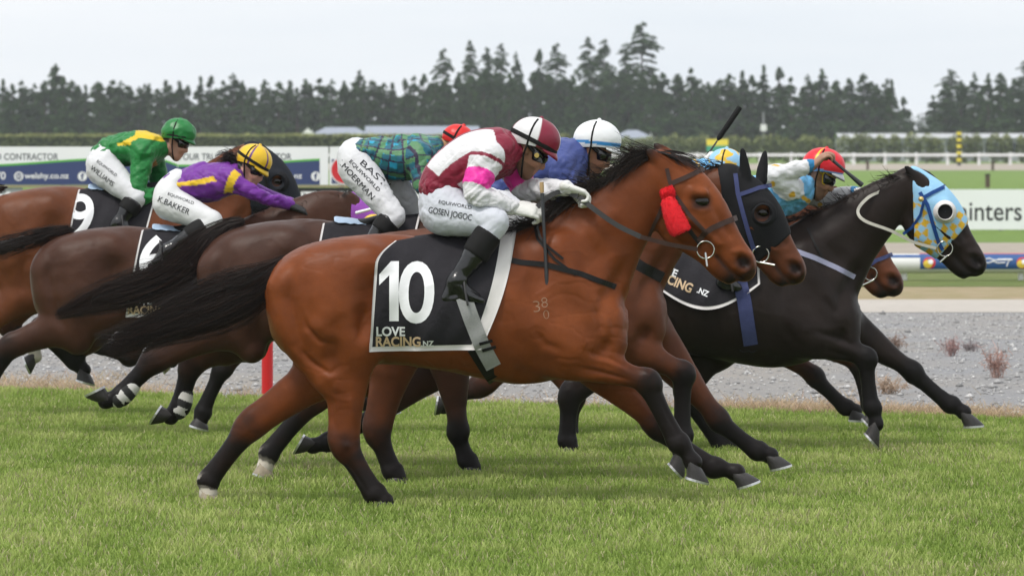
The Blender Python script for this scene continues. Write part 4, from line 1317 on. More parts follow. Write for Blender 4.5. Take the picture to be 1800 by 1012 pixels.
arc_tube(qr(1563), qr(1616), RR+.004, M_RAILB, "blue_stripe", math.radians(118), math.radians(142), 6)
M_ORANGE = simple("print_orange", (.75, .22, .04), rough=.5, vary=.05); M_YEL = simple("print_yellow", (.75, .55, .06), rough=.5, vary=.05)
def on_rail(px, dz, k=.009):
    return (qr(px), DR-math.sqrt(max((RR+k)**2-dz**2, 1e-4)), rz+dz)
for cx in (1632, 1796, 1270):
    for r0, m_, k in ((.085, M_BR, .010), (.062, M_YEL, .012), (.035, M_BW, .014)):
        sgn = -1 if m_ is M_YEL else 1
        MB().grid([[on_rail(cx+(r*math.cos(t)+(0 if m_ is M_BR else .02*sgn))*FPX/DR, .012+r*.9*math.sin(t)+(0 if m_ is M_BR else .015*sgn), k) for t in np.linspace(0, 2*PI, 21)] for r in (r0, .002)], flip=True).build("emblem", m_, rr)
def script(pts, w=.009):
    MB().tube([on_rail(x, z, .012) for x, z in pts], w, 6).build("lettering", M_PRINTW, rr)
script([(1729, .055), (1737, .075), (1745, .050), (1760, .052), (1778, .055)]); script([(1728, .02), (1736, .012), (1744, .035), (1752, .01), (1765, .018)])
script([(1752, .06), (1776, .062), (1770, .02), (1768, -.035)]); script([(1652, .05), (1660, .06), (1668, .03), (1676, .05)])
for px in np.arange(360, 2000, 205):
    MB().tube([(qr(px), DR+.03, 0), (qr(px), DR+.03, rz)], .04, 8).build("post", M_RAILW, rr)

# ---- far side of the course
M_FWHITE = simple("far_white", (.80, .80, .80), rough=.6, vary=.04)
def far_rail(dd, py_rail, x0, x1, step, label):
    S = FPX/dd; z = CAMH-(py_rail-HORY)/S
    root = empty("running_rail", ((x0+x1)/2/S-900/S, dd, 0)); tag(root, label, "rail")
    X0, X1 = (x0-900)/S, (x1-900)/S
    MB().box(X0, X1, dd-.06, dd+.06, z-.11, z+.11).build("rail", M_FWHITE, root)
    for px in np.arange(x0+6, x1, step):
        X = (px-900)/S; MB().box(X-.11, X+.11, dd+.065, dd+.17, 0, z+.18).build("post", M_FWHITE, root)
far_rail(400, 272.5, 560, 1960, 55, "white post and rail along the far side of the course")
far_rail(452, 271.5, 560, 1960, 49, "second white rail just behind the far running rail")

M_YELP = simple("sign_yellow", (.72, .62, .04), rough=.5, vary=.05); M_GRNP = simple("sign_green", (.03, .30, .17), rough=.5, vary=.05)
def q4(px, py, dd): return (px-900)*dd/FPX, CAMH-(py-HORY)*dd/FPX
s4 = empty("sign", (q4(1261, 0, 392)[0], 392, 0)); tag(s4, "small yellow and green sign on the far rail under the raised whip", "sign")
a, b = q4(1242, 266, 392), q4(1280, 245, 392); mz = q4(0, 256, 392)[1]
MB().box(a[0], b[0], 392, 392.1, mz, b[1]).build("yellow_panel", M_YELP, s4)
MB().box(a[0], b[0], 392, 392.1, a[1], mz-.004).build("green_panel", M_GRNP, s4)
for x in (a[0]+.2, b[0]-.2): MB().box(x-.05, x+.05, 392.12, 392.22, 0, b[1]-.05).build("post", M_GREYB, s4)
s5 = empty("striped_post", (q4(1686, 0, 388)[0], 388, 0)); tag(s5, "yellow and black striped distance post at the far rail", "post")
ys = [232, 237.5, 243, 248.5, 254, 260, 266, 272, 278, 284, 291]
for i in range(10):
    x = q4(1686, 0, 388)[0]; za, zb = q4(0, ys[i+1], 388)[1], q4(0, ys[i], 388)[1]
    MB().tube([(x, 388, max(za, 0)), (x, 388, zb-.004)], .2 if i % 2 == 0 else .15, 10).build("yellow_band" if i % 2 == 0 else "black_band", M_YELP if i % 2 == 0 else M_BK, s5)
for px, py, hpx, dd in ((1736, 330, 22, 200), (1745, 301, 16, 320), (1525, 299, 15, 330)):
    x = q4(px, 0, dd)[0]; hz = hpx*dd/FPX
    root = empty("fence_post", (x, dd, 0))
    tag(root, {1736: "short brown post in the infield grass above the white board", 1745: "thin dark post at the far grass edge, right", 1525: "thin dark post behind the red-capped rider's outstretched arm"}[px], "post", "infield posts")
    MB().box(x-.09, x+.09, dd-.09, dd+.09, 0, hz).build("shaft", simple("old_post", (.10, .07, .05), rough=.9), root)
    MB().box(x-.11, x+.11, dd-.11, dd+.11, hz, hz+.05).build("cap", M_BK, root)
s6 = empty("lamp_post", (q4(1342, 0, 445)[0], 445, 0)); tag(s6, "grey pole carrying a white box above the far hedge", "pole")
x = q4(1342, 0, 445)[0]; M_POLE = simple("pole_grey", (.25, .26, .27), rough=.6)
MB().tube([(x, 445, 0), (x, 445, 4.6)], .09, 8).build("pole", M_POLE, s6); MB().box(x-.28, x+.28, 444.7, 444.9, 2.9, 3.5).build("box", M_FWHITE, s6)

# ---- houses behind the hedge
M_ROOF = simple("roof_blue_grey", (.25, .28, .34), rough=.55, vary=.06, scale=1); M_WALLC = simple("house_wall", (.62, .62, .58), rough=.7, vary=.05, scale=1)
M_GLASS = simple("window_dark", (.04, .05, .06), rough=.15, vary=.2)
def house(x0, x1, yt, ye, dd, label, dep=9.0, gable=True):
    a, b = q4(x0, ye, dd), q4(x1, yt, dd); X0, X1, ze, zt = a[0], b[0], a[1], b[1]
    root = empty("house", ((X0+X1)/2, dd+dep/2, 0)); tag(root, label, "house", "houses behind the far hedge")
    mb = MB().box(X0+.3, X1-.3, dd+.4, dd+dep-.4, 0, ze)
    mb.poly([(X0+.3, dd+.4, ze), (X0+.3, dd+dep/2, zt-.15), (X0+.3, dd+dep-.4, ze)]); mb.poly([(X1-.3, dd+.4, ze), (X1-.3, dd+dep-.4, ze), (X1-.3, dd+dep/2, zt-.15)])
    mb.build("wall", M_WALLC, root)
    hip = 1.6 if gable else 0
    mb = MB(); mb.poly([(X0, dd, ze), (X1, dd, ze), (X1-hip, dd+dep/2, zt), (X0+hip, dd+dep/2, zt)]); mb.poly([(X1, dd+dep, ze), (X0, dd+dep, ze), (X0+hip, dd+dep/2, zt), (X1-hip, dd+dep/2, zt)])
    mb.poly([(X0, dd+dep, ze), (X0, dd, ze), (X0+hip, dd+dep/2, zt)]); mb.poly([(X1, dd, ze), (X1, dd+dep, ze), (X1-hip, dd+dep/2, zt)])
    mb.build("roof", M_ROOF, root)
    for k in range(3):
        xc = X0+(X1-X0)*(k+.5)/3; w = MB().box(xc-.7, xc+.7, dd+.35, dd+.39, .9, min(2.1, ze-.1)).build("window", M_FWHITE, root)
        MB().box(xc-.6, xc+.6, dd+.31, dd+.345, 1.0, min(2.0, ze-.2)).build("pane", M_GLASS, w)
    return root
hs = house(540, 652, 223.5, 240, 466, "white gabled house end with blue-grey roof, left of the tartan jockey")
x, z = q4(540, 0, 465.6)[0], 0
MB().poly([(q4(527, 0, 465.5)[0], 465.5, q4(0, 239, 466)[1]), (q4(556, 0, 465.5)[0], 465.5, q4(0, 239, 466)[1]), (q4(541, 0, 465.5)[0], 465.5, q4(0, 225, 466)[1])]).build("gable", M_FWHITE, hs)
house(640, 842, 221.5, 239, 472, "long low house with blue-grey roof behind the riders", gable=False)
house(1076, 1152, 228.5, 243, 466, "small house with blue-grey roof right of the white cap")
gh = empty("glasshouse", (q4(1640, 0, 470)[0], 470, 0)); tag(gh, "long low white building half hidden by the right hedge", "building")
a, b = q4(1478, 243, 468), q4(1960, 234.5, 468)
MB().box(a[0], b[0], 468, 476, 0, a[1]).build("wall", M_GREYB, gh)
mb = MB(); R = [[(X, y_, z_) for y_, z_ in ((467.6, a[1]+.01), (472, b[1]), (476.4, a[1]+.01))] for X in (a[0]-.2, b[0])]; mb.grid(R); mb.build("roof", simple("glasshouse_roof", (.42, .43, .44), rough=.5, vary=.25, scale=.6), gh)
for i in range(14):
    X = a[0]+1+i*1.85; MB().box(X, X+1.2, 467.9, 467.99, .8, 1.8).build("window", M_GLASS, gh)

# ---- foliage
LEAF = vcol_mat("foliage", rough=.75, spec=.2, vary=.25, vscale=1.5)
def cards(C, size, N=None, rng=RNG, droop=0.0):
    n = len(C); a = rng.normal(size=(n, 3)); a[:, 2] *= .5; a /= np.linalg.norm(a, axis=1)[:, None]
    b = np.cross(a, rng.normal(size=(n, 3))); b /= np.maximum(np.linalg.norm(b, axis=1), 1e-6)[:, None]
    s = size[:, None]
    V = np.stack([C-a*s-b*s*.45, C+a*s-b*s*.35, C+a*s*.9+b*s*.35, C-a*s*.8+b*s*.5], 1).reshape(-1, 3)
    return V, np.arange(4*n).reshape(n, 4)

def conifer_mesh(H_, R_, seed, n=6500, shape=1.0, big=0):
    rng = np.random.default_rng(seed); C, S_ = [], []
    nb = int(H_*(9 if not big else 9))
    for i in range(nb):
        t = rng.uniform(.04, 1.0)**.85; z = t*H_
        rad = R_*((1-t)**(.78*shape)*.97+.03)*rng.uniform(.55, 1.12)
        if big: rad *= (.5+.5*min(1, t/.35))*rng.uniform(.75, 1.2)
        az = rng.uniform(0, 2*PI); m = max(6, int(n/nb*(.5+rad/R_)))
        u = rng.uniform(0.05, 1, m)**.7
        side = rng.normal(0, .16*rad+.05, m)*(1-.4*u)
        x = math.cos(az)*u*rad-math.sin(az)*side; y = math.sin(az)*u*rad+math.cos(az)*side
        zz = z+.10*rad*u-.30*rad*u*u+rng.normal(0, .07, m)
        C.append(np.stack([x, y, np.clip(zz, .05, H_)], 1)); S_.append(rng.uniform(.10, .25, m)*(1.25-.75*t))
    tz = np.linspace(.9, 1.0, 30)*H_; C.append(np.stack([rng.normal(0, .05, 30), rng.normal(0, .05, 30), tz], 1)); S_.append(np.full(30, .06))
    C = np.vstack(C); S_ = np.concatenate(S_)
    V, F = cards(C, S_, rng=rng)
    base = np.array([.036, .072, .022]); cl = base*(1+.55*vnoise(C, 1.3, 2)[:, None])*rng.uniform(.7, 1.3, (len(C), 1))
    cl += np.array([.02, .022, .004])*np.clip(vnoise(C, .7, 2), 0, 1)[:, None]
    return V, F, np.repeat(np.clip(cl, .006, 1), 4, 0)

def round_mesh(H_, R_, seed, n=3600, low=.25, light=1.0, lobes=42):
    rng = np.random.default_rng(seed); C, S_ = [], []
    for i in range(lobes):
        t = rng.uniform(low, 1.0); rr = R_*math.sin(PI*min(1, .12+.88*(1-t)**.8))**.7*rng.uniform(.3, .95)
        az = rng.uniform(0, 2*PI); c = np.array([rr*math.cos(az), rr*math.sin(az), t*H_*.95]); r = R_*rng.uniform(.22, .38)
        m = n//lobes; q = rng.normal(size=(m, 3)); q /= np.linalg.norm(q, axis=1)[:, None]; q *= (rng.uniform(.4, 1, m)**.5)[:, None]
        C.append(c+q*r*np.array([1.15, 1.15, .75])); S_.append(rng.uniform(.10, .20, m))
    C = np.vstack(C); S_ = np.concatenate(S_); V, F = cards(C, S_, rng=rng)
    cl = np.array([.030, .048, .024])*light*(1+.55*vnoise(C, .9, 2)[:, None])*rng.uniform(.7, 1.3, (len(C), 1))
    return V, F, np.repeat(np.clip(cl, .006, 1), 4, 0)

M_BARK = simple("bark", (.07, .055, .042), rough=.95, vary=.3, scale=3, bump=.03, bscale=8)
def proto(kind, seed):
    if kind == 'c': V, F, c = conifer_mesh(9.0, 2.9, seed, shape=[.8, 1.0, .9, 1.15, .75][seed % 5])
    elif kind == 't': V, F, c = conifer_mesh(15.0, 3.9, seed, n=13000, shape=.60, big=1)
    else: V, F, c = round_mesh(11.0, 3.0, seed, 3600, low=.15, light=1.7)
    H_ = {'c': 9.0, 't': 15.0, 'r': 11.0}[kind]
    cr = mesh_np("crown", V, F, LEAF, col=c, smooth=False)
    mb = MB().tube([(0, 0, 0), (.05, 0, H_*.4), (0, .03, H_*.9)], [.22, .15, .04], 7)
    rng = np.random.default_rng(seed+50)
    for i in range(7):
        z = H_*rng.uniform(.3, .8); a = rng.uniform(0, 6.28); l = (H_-z)*.28
        mb.tube([(0, 0, z), (math.cos(a)*l*.5, math.sin(a)*l*.5, z+.15*l), (math.cos(a)*l, math.sin(a)*l, z+.1*l)], [.06, .04, .015], 5)
    tr = mb.build("trunk", M_BARK, smooth=True)
    md = (cr.data, tr.data, H_)
    bpy.data.objects.remove(cr); bpy.data.objects.remove(tr)
    return md
PC = [proto('c', 20+i) for i in range(7)]; PT = [proto('t', 40+i) for i in range(3)]; PR = [proto('r', 60+i) for i in range(2)]
def plant_tree(name, md, px, ytop, dd, label, group, wide=1.0, cat="tree"):
    S = FPX/dd; H_ = CAMH+(HORY-ytop)/S; k = H_/md[2]
    root = empty(name, ((px-900)/S, dd, 0)); tag(root, label, cat, group)
    rz = random.uniform(0, 6.28)
    for nm, me in (("crown", md[0]), ("trunk", md[1])):
        o = bpy.data.objects.new(nm, me); COL.objects.link(o); o.parent = root
        o.scale = (wide*(k*.5+.5), wide*(k*.5+.5), k); o.rotation_euler = (0, 0, rz)
TOPS = [(-28, 138), (5, 140), (22, 147), (38, 142), (60, 148), (78, 143), (97, 113), (112, 135), (125, 140), (138, 150), (150, 150), (175, 145), (193, 150), (212, 143), (228, 152), (245, 153), (262, 148), (278, 155), (298, 150),
        (315, 143), (330, 150), (352, 135), (371, 133), (392, 142), (410, 130), (426, 143), (445, 153), (466, 140), (490, 142), (508, 153), (522, 155), (545, 147), (562, 138), (583, 140), (605, 143), (622, 146),
        (640, 143), (655, 140), (675, 146), (690, 146), (712, 138), (728, 134), (745, 130), (765, 132), (785, 135), (806, 128), (828, 130), (850, 126), (872, 131), (895, 128), (918, 130), (940, 126), (962, 131), (985, 128),
        (1008, 134), (1030, 140), (1062, 138), (1085, 132), (1105, 134), (1128, 128), (1150, 130), (1165, 128), (1188, 132), (1215, 120), (1232, 140), (1245, 145), (1265, 138), (1283, 130), (1305, 125), (1322, 132), (1342, 115),
        (1370, 118), (1390, 136), (1420, 132), (1445, 122), (1470, 140), (1493, 138), (1518, 128), (1540, 148), (1567, 140), (1588, 170), (1640, 168), (1662, 145), (1690, 142), (1713, 128), (1737, 130), (1760, 127), (1783, 138), (1808, 130)]
def ordinal(i):
    return f"{i}{'th' if 10 <= i % 100 <= 20 else {1: 'st', 2: 'nd', 3: 'rd'}.get(i % 10, 'th')}"
for i, (px, yt) in enumerate(TOPS):
    md = PC[(i*3+i//7) % 7]
    side = "left" if px < 900 else "right"
    rank = i+1 if px < 900 else len(TOPS)-i
    plant_tree("conifer_tree", md, px, yt, 600+random.uniform(-9, 9), f"dark conifer in the far shelterbelt, {ordinal(rank)} counted from the {side} end", "conifers of the shelterbelt", wide=random.uniform(.85, 1.12))
back = [(px, yt) for px, yt in zip(np.arange(-20, 1590, 31), [150+7*math.sin(i*1.7)+5*math.sin(i*.6) for i in range(60)])]+[(1668, 158), (1702, 152), (1731, 150), (1766, 150), (1798, 148)]
for i, (px, yt) in enumerate(back):
    side, rank = ("left", i+1) if px < 900 else ("right", len(back)-i)
    plant_tree("conifer_tree", PC[(i*5+2) % 7], px+random.uniform(-6, 6), yt-(12 if 760 < px < 1200 else 0), 611+random.uniform(-3, 3), f"conifer of the belt's rear row showing between the front ones, {ordinal(rank)} from the {side} end", "rear row of the shelterbelt", wide=1.25)
for i, (px, yt, w_, kd, lab) in enumerate([(632, 124, .75, 't', "round dark tree top behind the belt above the tartan jockey"), (780, 85, .78, 't', "first tall pine left of the tall group"), (826, 72, .72, 't', "slim tall pine above the maroon jockey's back"),
        (856, 84, .8, 't', "tall pine close beside the slim one, lower"), (880, 76, .7, 't', "tall pine above the maroon and white cap"), (907, 92, .6, 'c', "narrow pointed tree between the tall pines"), (948, 86, .9, 'c', "pointed spruce left in the tall group's middle"),
        (978, 76, .9, 't', "spreading tall pine above the gap between the two caps"), (1034, 66, .8, 't', "dark tall pine above the white cap"), (1062, 70, .85, 't', "dark tall pine next to the tallest tree"),
        (1128, 39, 1.25, 't', "tallest tree of the belt, broad pine right of centre"), (1100, 90, .8, 't', "half hidden pine left of the tallest tree"), (1042, 117, 1.0, 'r', "rounded olive green tree below the dark tall pines"),
        (1672, 122, 1.1, 't', "broad rounded pine right of the gap in the belt"), (1800, 108, .9, 't', "tall tree cut by the right border"), (98, 113, .62, 'c', "tallest pointed spruce near the left border")]):
    md = {'t': PT[i % 3], 'r': PR[0], 'c': PC[i % 7]}[kd]
    plant_tree("pine_tree", md, px, yt, 625+random.uniform(-6, 10) if kd != 'r' else 612, lab, "taller trees behind the shelterbelt", wide=w_)
# low olive shrubs in the gap of the belt
for i, (px, yt) in enumerate([(1604, 205), (1622, 198), (1582, 200)]):
    plant_tree("shrub", PR[1], px, yt, 590, ["low olive shrub in the middle of the gap in the belt", "low olive shrub at the right of the gap in the belt", "low olive shrub at the left of the gap in the belt"][i], "shrubs in the gap", wide=.9, cat="shrub")

# clipped hedge on the left
def hedge(x0, x1, ytop, dd, n, label, dep=1.8, light=1.0, uneven=.08):
    S = FPX/dd; X0, X1 = (x0-900)/S, (x1-900)/S; H_ = CAMH+(HORY-ytop)/S
    root = empty("hedge", ((X0+X1)/2, dd, 0)); tag(root, label, "hedge")
    x = RNG.uniform(X0, X1, n); face = RNG.uniform(0, 1, n) < .55
    y = np.where(face, dd-dep/2+RNG.uniform(0, .35, n), RNG.uniform(dd-dep/2, dd+dep/2, n))
    z = np.where(face, RNG.uniform(0, 1, n)*H_, H_-RNG.uniform(0, .3, n)); z += uneven*vnoise(np.stack([x*.8, x*0, x*0], 1), 1, 2)
    C = np.stack([x, y, np.clip(z, .05, 9)], 1); V, F = cards(C, RNG.uniform(.07, .15, n))
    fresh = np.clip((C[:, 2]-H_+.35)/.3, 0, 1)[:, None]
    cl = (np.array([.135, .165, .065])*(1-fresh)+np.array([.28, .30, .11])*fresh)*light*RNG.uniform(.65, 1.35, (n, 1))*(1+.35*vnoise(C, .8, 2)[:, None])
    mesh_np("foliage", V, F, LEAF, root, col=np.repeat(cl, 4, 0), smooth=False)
    MB().box(X0, X1, dd-dep/2+.3, dd+dep/2-.3, 0, H_-.25).build("branches", simple("hedge_inside", (.03, .04, .018), rough=1), root)
hedge(-90, 1000, 236, 436, 16000, "long clipped green hedge across the left half behind the banner")
for i, px in enumerate(np.arange(1000, 1960, 24)):
    S = FPX/436.; w = random.uniform(.8, 1.25); yt = 238+random.uniform(-4, 5)-(2 if px > 1450 else 0)
    H_ = CAMH+(HORY-yt)/S; X = (px+random.uniform(-6, 6)-900)/S
    root = empty("hedge_bush", (X, 436, 0)); side = f"{ordinal(i+1)} bush of the right hedge counted from its left end"
    tag(root, f"green bush, {side}", "bush", "bushes of the far right hedge")
    n = 420; q = RNG.normal(size=(n, 3)); q /= np.linalg.norm(q, axis=1)[:, None]; q *= (RNG.uniform(.3, 1, n)**.4)[:, None]
    wd = .95*w if px < 1440 else .72*w
    C = np.stack([q[:, 0]*wd, q[:, 1]*.8, (q[:, 2]*.5+.5)*H_], 1); V, F = cards(C, RNG.uniform(.09, .17, n))
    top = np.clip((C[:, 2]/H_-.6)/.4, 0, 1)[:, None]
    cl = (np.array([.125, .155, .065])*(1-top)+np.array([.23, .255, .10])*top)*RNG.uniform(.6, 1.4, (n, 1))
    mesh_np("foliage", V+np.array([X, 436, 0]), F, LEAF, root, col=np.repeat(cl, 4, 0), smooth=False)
    MB().tube([(X, 436, 0), (X, 436, H_*.6)], .05, 5).build("stem", M_BARK, root)
# ------------------------------------------------------------------ the nearest horse, number 10
def leg(kind, side, *p, **kw): return dict(kind=kind, side=side, p=p, **kw)
h10 = build_horse(dict(h={}, d=25.0, chest=(1097, 560), poll=(1160, 280), nose=(1322, 465), vox=.0082, seed=10,
    label="bright bay horse with red cheek rolls and number 10 cloth, nearest of the field",
    coat=(.205, .054, .0135), coat2=(.098, .024, .0080), points=(.010, .0072, .0065),
    ears=[(1, (1178, 300), (1134, 262), .075), (-1, (1186, 288), (1150, 252), .06)],
    strokes=[([(1005, 642), (1050, 652), (1112, 668)], 4, -.010), ([(1020, 612), (1070, 630), (1125, 655)], 4, -.008), ([(1035, 626), (1075, 638), (1110, 654)], 6, .007), ([(1000, 655), (1060, 668)], 5, .006),
             ([(530, 545), (540, 575), (562, 598), (592, 610)], 5, -.012), ([(545, 555), (575, 585), (610, 595)], 10, .008), ([(515, 605), (548, 636), (580, 655), (606, 640)], 5, -.011), ([(480, 520), (500, 590), (535, 640)], 14, .006),
             ([(636, 520), (640, 560), (634, 610)], 12, -.016), ([(560, 640), (590, 672), (600, 700)], 9, .006), ([(470, 590), (505, 640), (535, 665)], 7, -.008),
             ([(583, 690), (586, 740), (592, 765)], 5, -.008), ([(615, 680), (622, 760)], 8, .006), ([(1040, 530), (1056, 560), (1060, 600)], 6, -.010), ([(1075, 545), (1082, 590)], 6, -.006),
             ([(935, 570), (958, 604), (995, 616)], 7, -.008), ([(1160, 700), (1192, 765)], 3.5, -.006), ([(604, 800), (645, 862)], 4, -.007),
             ([(425, 770), (375, 838)], 4, -.006), ([(600, 785), (618, 780)], 6, .006), ([(1128, 655), (1150, 662)], 6, .004), ([(720, 640), (800, 648), (880, 662)], 4, .003), ([(945, 548), (960, 540), (975, 548)], 2.5, .003), ([(1020, 575), (1030, 600), (1022, 620)], 3, .003)],
    legs=[leg('H', 1, (612, 600), (607, 780), (662, 866), (675, 880), (698, 893)),
          leg('H', -1, (598, 630), (440, 750), (368, 848), (366, 866), (390, 886), sock=1, palehoof=1),
          leg('F', 1, (985, 622), (1140, 670), (1196, 777), (1218, 812), (1246, 849)),
          leg('F', -1, (1050, 640), (1152, 746), (1258, 819), (1294, 830), (1335, 844))]))
grow_tail(h10, [(508, 455, 10), (470, 488, 30), (420, 518, 46), (360, 543, 46), (300, 566, 38), (240, 592, 26), (186, 608, 10)], n=2000, curl=.5, seed=2)
grow_mane(h10, [(930, 400), (980, 378), (1040, 338), (1095, 305), (1140, 278), (1165, 268)], n=1700, length=.22, blow=(-.9, .18), fall=.6, seed=5, wild=.3)
# forelock lying over the poll
def forelock(H, a, b, n=120, seed=8, w=.05):
    rng = np.random.default_rng(seed); st = []
    A, B = P(*a, H['d']), P(*b, H['d'])
    for i in range(n):
        y = rng.normal(0, w*.6); p0 = A+np.array([rng.normal(0, .012), y, rng.normal(0, .006)]); p1 = B+np.array([rng.normal(0, .03), y*1.4, rng.normal(0, .02)])
        s = np.linspace(0, 1, 8)[:, None]; mid = (p0+p1)/2+np.array([0, 0, .028+rng.normal(0, .008)])
        q = (1-s)**2*p0+2*s*(1-s)*mid+s*s*p1
        st.append((q, .009, .002, np.array([.016, .011, .010])*rng.uniform(.7, 1.8)))
    hair_mesh("forelock", st, H['root'])
forelock(h10, (1152, 268), (1222, 296))
# ================================================================== riders
SILK = vcol_mat("racing_silk", rough=.45, spec=.3, bump=.006, bscale=17, vary=.10, vscale=10, stretch=(1, 1, 2.2), sheen=.1)
BREECH = vcol_mat("white_breeches", rough=.6, spec=.25, bump=.004, bscale=20, vary=.05, vscale=8)
SKIN = vcol_mat("skin", rough=.5, spec=.4, bump=.0004, bscale=200, vary=.10, vscale=25)
CAPM = vcol_mat("cap_silk", rough=.38, spec=.4, bump=.0008, bscale=40, vary=.05, vscale=12)
M_BOOT = simple("black_boot", (.008, .008, .009), rough=.20, spec=.45, vary=.3, scale=30, bump=.004, bscale=22, coat=.3)
M_BOOTG = simple("grey_gaiter", (.10, .10, .10), rough=.6, vary=.3, scale=30, bump=.003, bscale=40)
M_GLOVEW = simple("white_glove", (.66, .65, .62), rough=.6, vary=.10, scale=40, bump=.002, bscale=70)
M_GLOVEK = simple("black_glove", (.016, .016, .017), rough=.6, vary=.2, scale=40, bump=.002, bscale=70)
M_GOGG = simple("goggle_lens", (.006, .006, .007), rough=.08, spec=.7, vary=.1)
M_STRAPK = simple("black_strap", (.009, .0085, .0085), spec=.2, rough=.7, vary=.2, scale=60)
M_YELF = simple("yellow_frame", (.62, .40, .02), rough=.35, vary=.1)
M_WHIP = simple("whip_grey", (.035, .036, .042), rough=.5, vary=.3, scale=60)
M_CORK = simple("whip_cork", (.45, .30, .15), rough=.7, vary=.2, scale=60)

def torso_tv(V, nodes):
    """position along the torso 0..1 and height across it -1..1"""
    A = spline(nodes, 5); n = len(A)
    best = np.full(len(V), 9.); t_ = np.zeros(len(V)); v_ = np.zeros(len(V))
    for i in range(n-1):
        a, b = A[i], A[i+1]; ab = b[:3]-a[:3]; l2 = ab@ab
        q = V-a[:3]; t = np.clip(q@ab/l2, 0, 1); r = q-t[:, None]*ab
        dd = np.linalg.norm(r, axis=1); m = dd < best
        T = ab/math.sqrt(l2); Nn = np.array([-T[2], 0, T[0]])
        if Nn[2] < 0: Nn = -Nn
        best[m] = dd[m]; t_[m] = (i+t[m])/(n-1); v_[m] = (r[m]@Nn)/(a[3]+(b[3]-a[3])*t[m])
    return t_, v_

def wrinkle(V, F, amp, s=9.0, axis=(1, 1, 1), dirs=((.75, 0, .66), (-.55, .3, .78), (.2, .9, .4))):
    """folds of thin cloth: long soft ridges with sharp valleys, running several ways"""
    N = vnormals(V, F); out = np.zeros(len(V))
    for i, e in enumerate(dirs):
        e = np.array(e)/np.linalg.norm(e)
        Q = V*np.array(axis)-.72*np.outer(V@e, e)+i*7.7
        Q = Q+.03*np.stack([vnoise(Q+3, 8, 2), vnoise(Q+7, 8, 2), vnoise(Q+11, 8, 2)], 1)
        n = vnoise(Q, s, 2); m = np.clip(vnoise(V+i*13.1, 4.5, 1)*1.7+.45, 0, 1)
        out += m*(.9*n-.9*np.exp(-(n/.13)**2)+.5*np.exp(-((n-.28)/.14)**2))
    return V+N*(amp*out)[:, None]

def hand(name, W, K, curl, mat, parent, scale=1.0, col=None, spread=None, open_=0.0):
    """a closed hand: W wrist, K direction of the knuckles, curl where the fingers bend to"""
    W = np.asarray(W); a = np.asarray(K, float); a = a/np.linalg.norm(a)
    c = np.asarray(curl, float); c = c-a*(a@c); c /= np.linalg.norm(c); v = np.cross(a, c)
    if spread is not None and v@np.asarray(spread) < 0: v = -v
    s = scale
    G = Grid(W-.17*s, W+.17*s, .0048)
    G.chain([(*(W-a*.02*s), .024*s, .030*s), (*(W+a*.03*s), .022*s, .038*s), (*(W+a*.085*s), .019*s, .042*s)], k=0, sub=4, L=tuple(v))
    for i in range(4):
        ln = (.95, 1.06, 1.0, .82)[i]*s
        b = W+a*(.080+.004*(1-abs(i-1.4)))*s+v*(.032-.0215*i)*s
        p1 = b+a*.036*ln+c*.012*ln; p2 = b+a*(.040+.02*open_)*ln+c*(.044-.01*open_)*ln; p3 = b+a*(.014+.05*open_)*ln+c*.060*ln
        r = (.0105, .0108, .0104, .0092)[i]*s
        G.chain([(*b, r*1.1, r*1.1), (*p1, r*1.05, r*1.05), (*p2, r*.98, r*.98), (*p3, r*.88, r*.88)], k=.006, sub=3)
    t0 = W+a*.025*s+v*.034*s
    G.chain([(*t0, .014*s, .014*s), (*(t0+a*.035*s+v*.016*s+c*.018*s), .0125*s, .0125*s), (*(t0+a*.062*s+v*.004*s+c*.040*s), .0105*s, .0105*s)], k=.012, sub=3)
    V, F = G.mesh(1)
    return mesh_np(name, V, F, mat, parent, col=None if col is None else np.tile(col, (len(V), 1)))

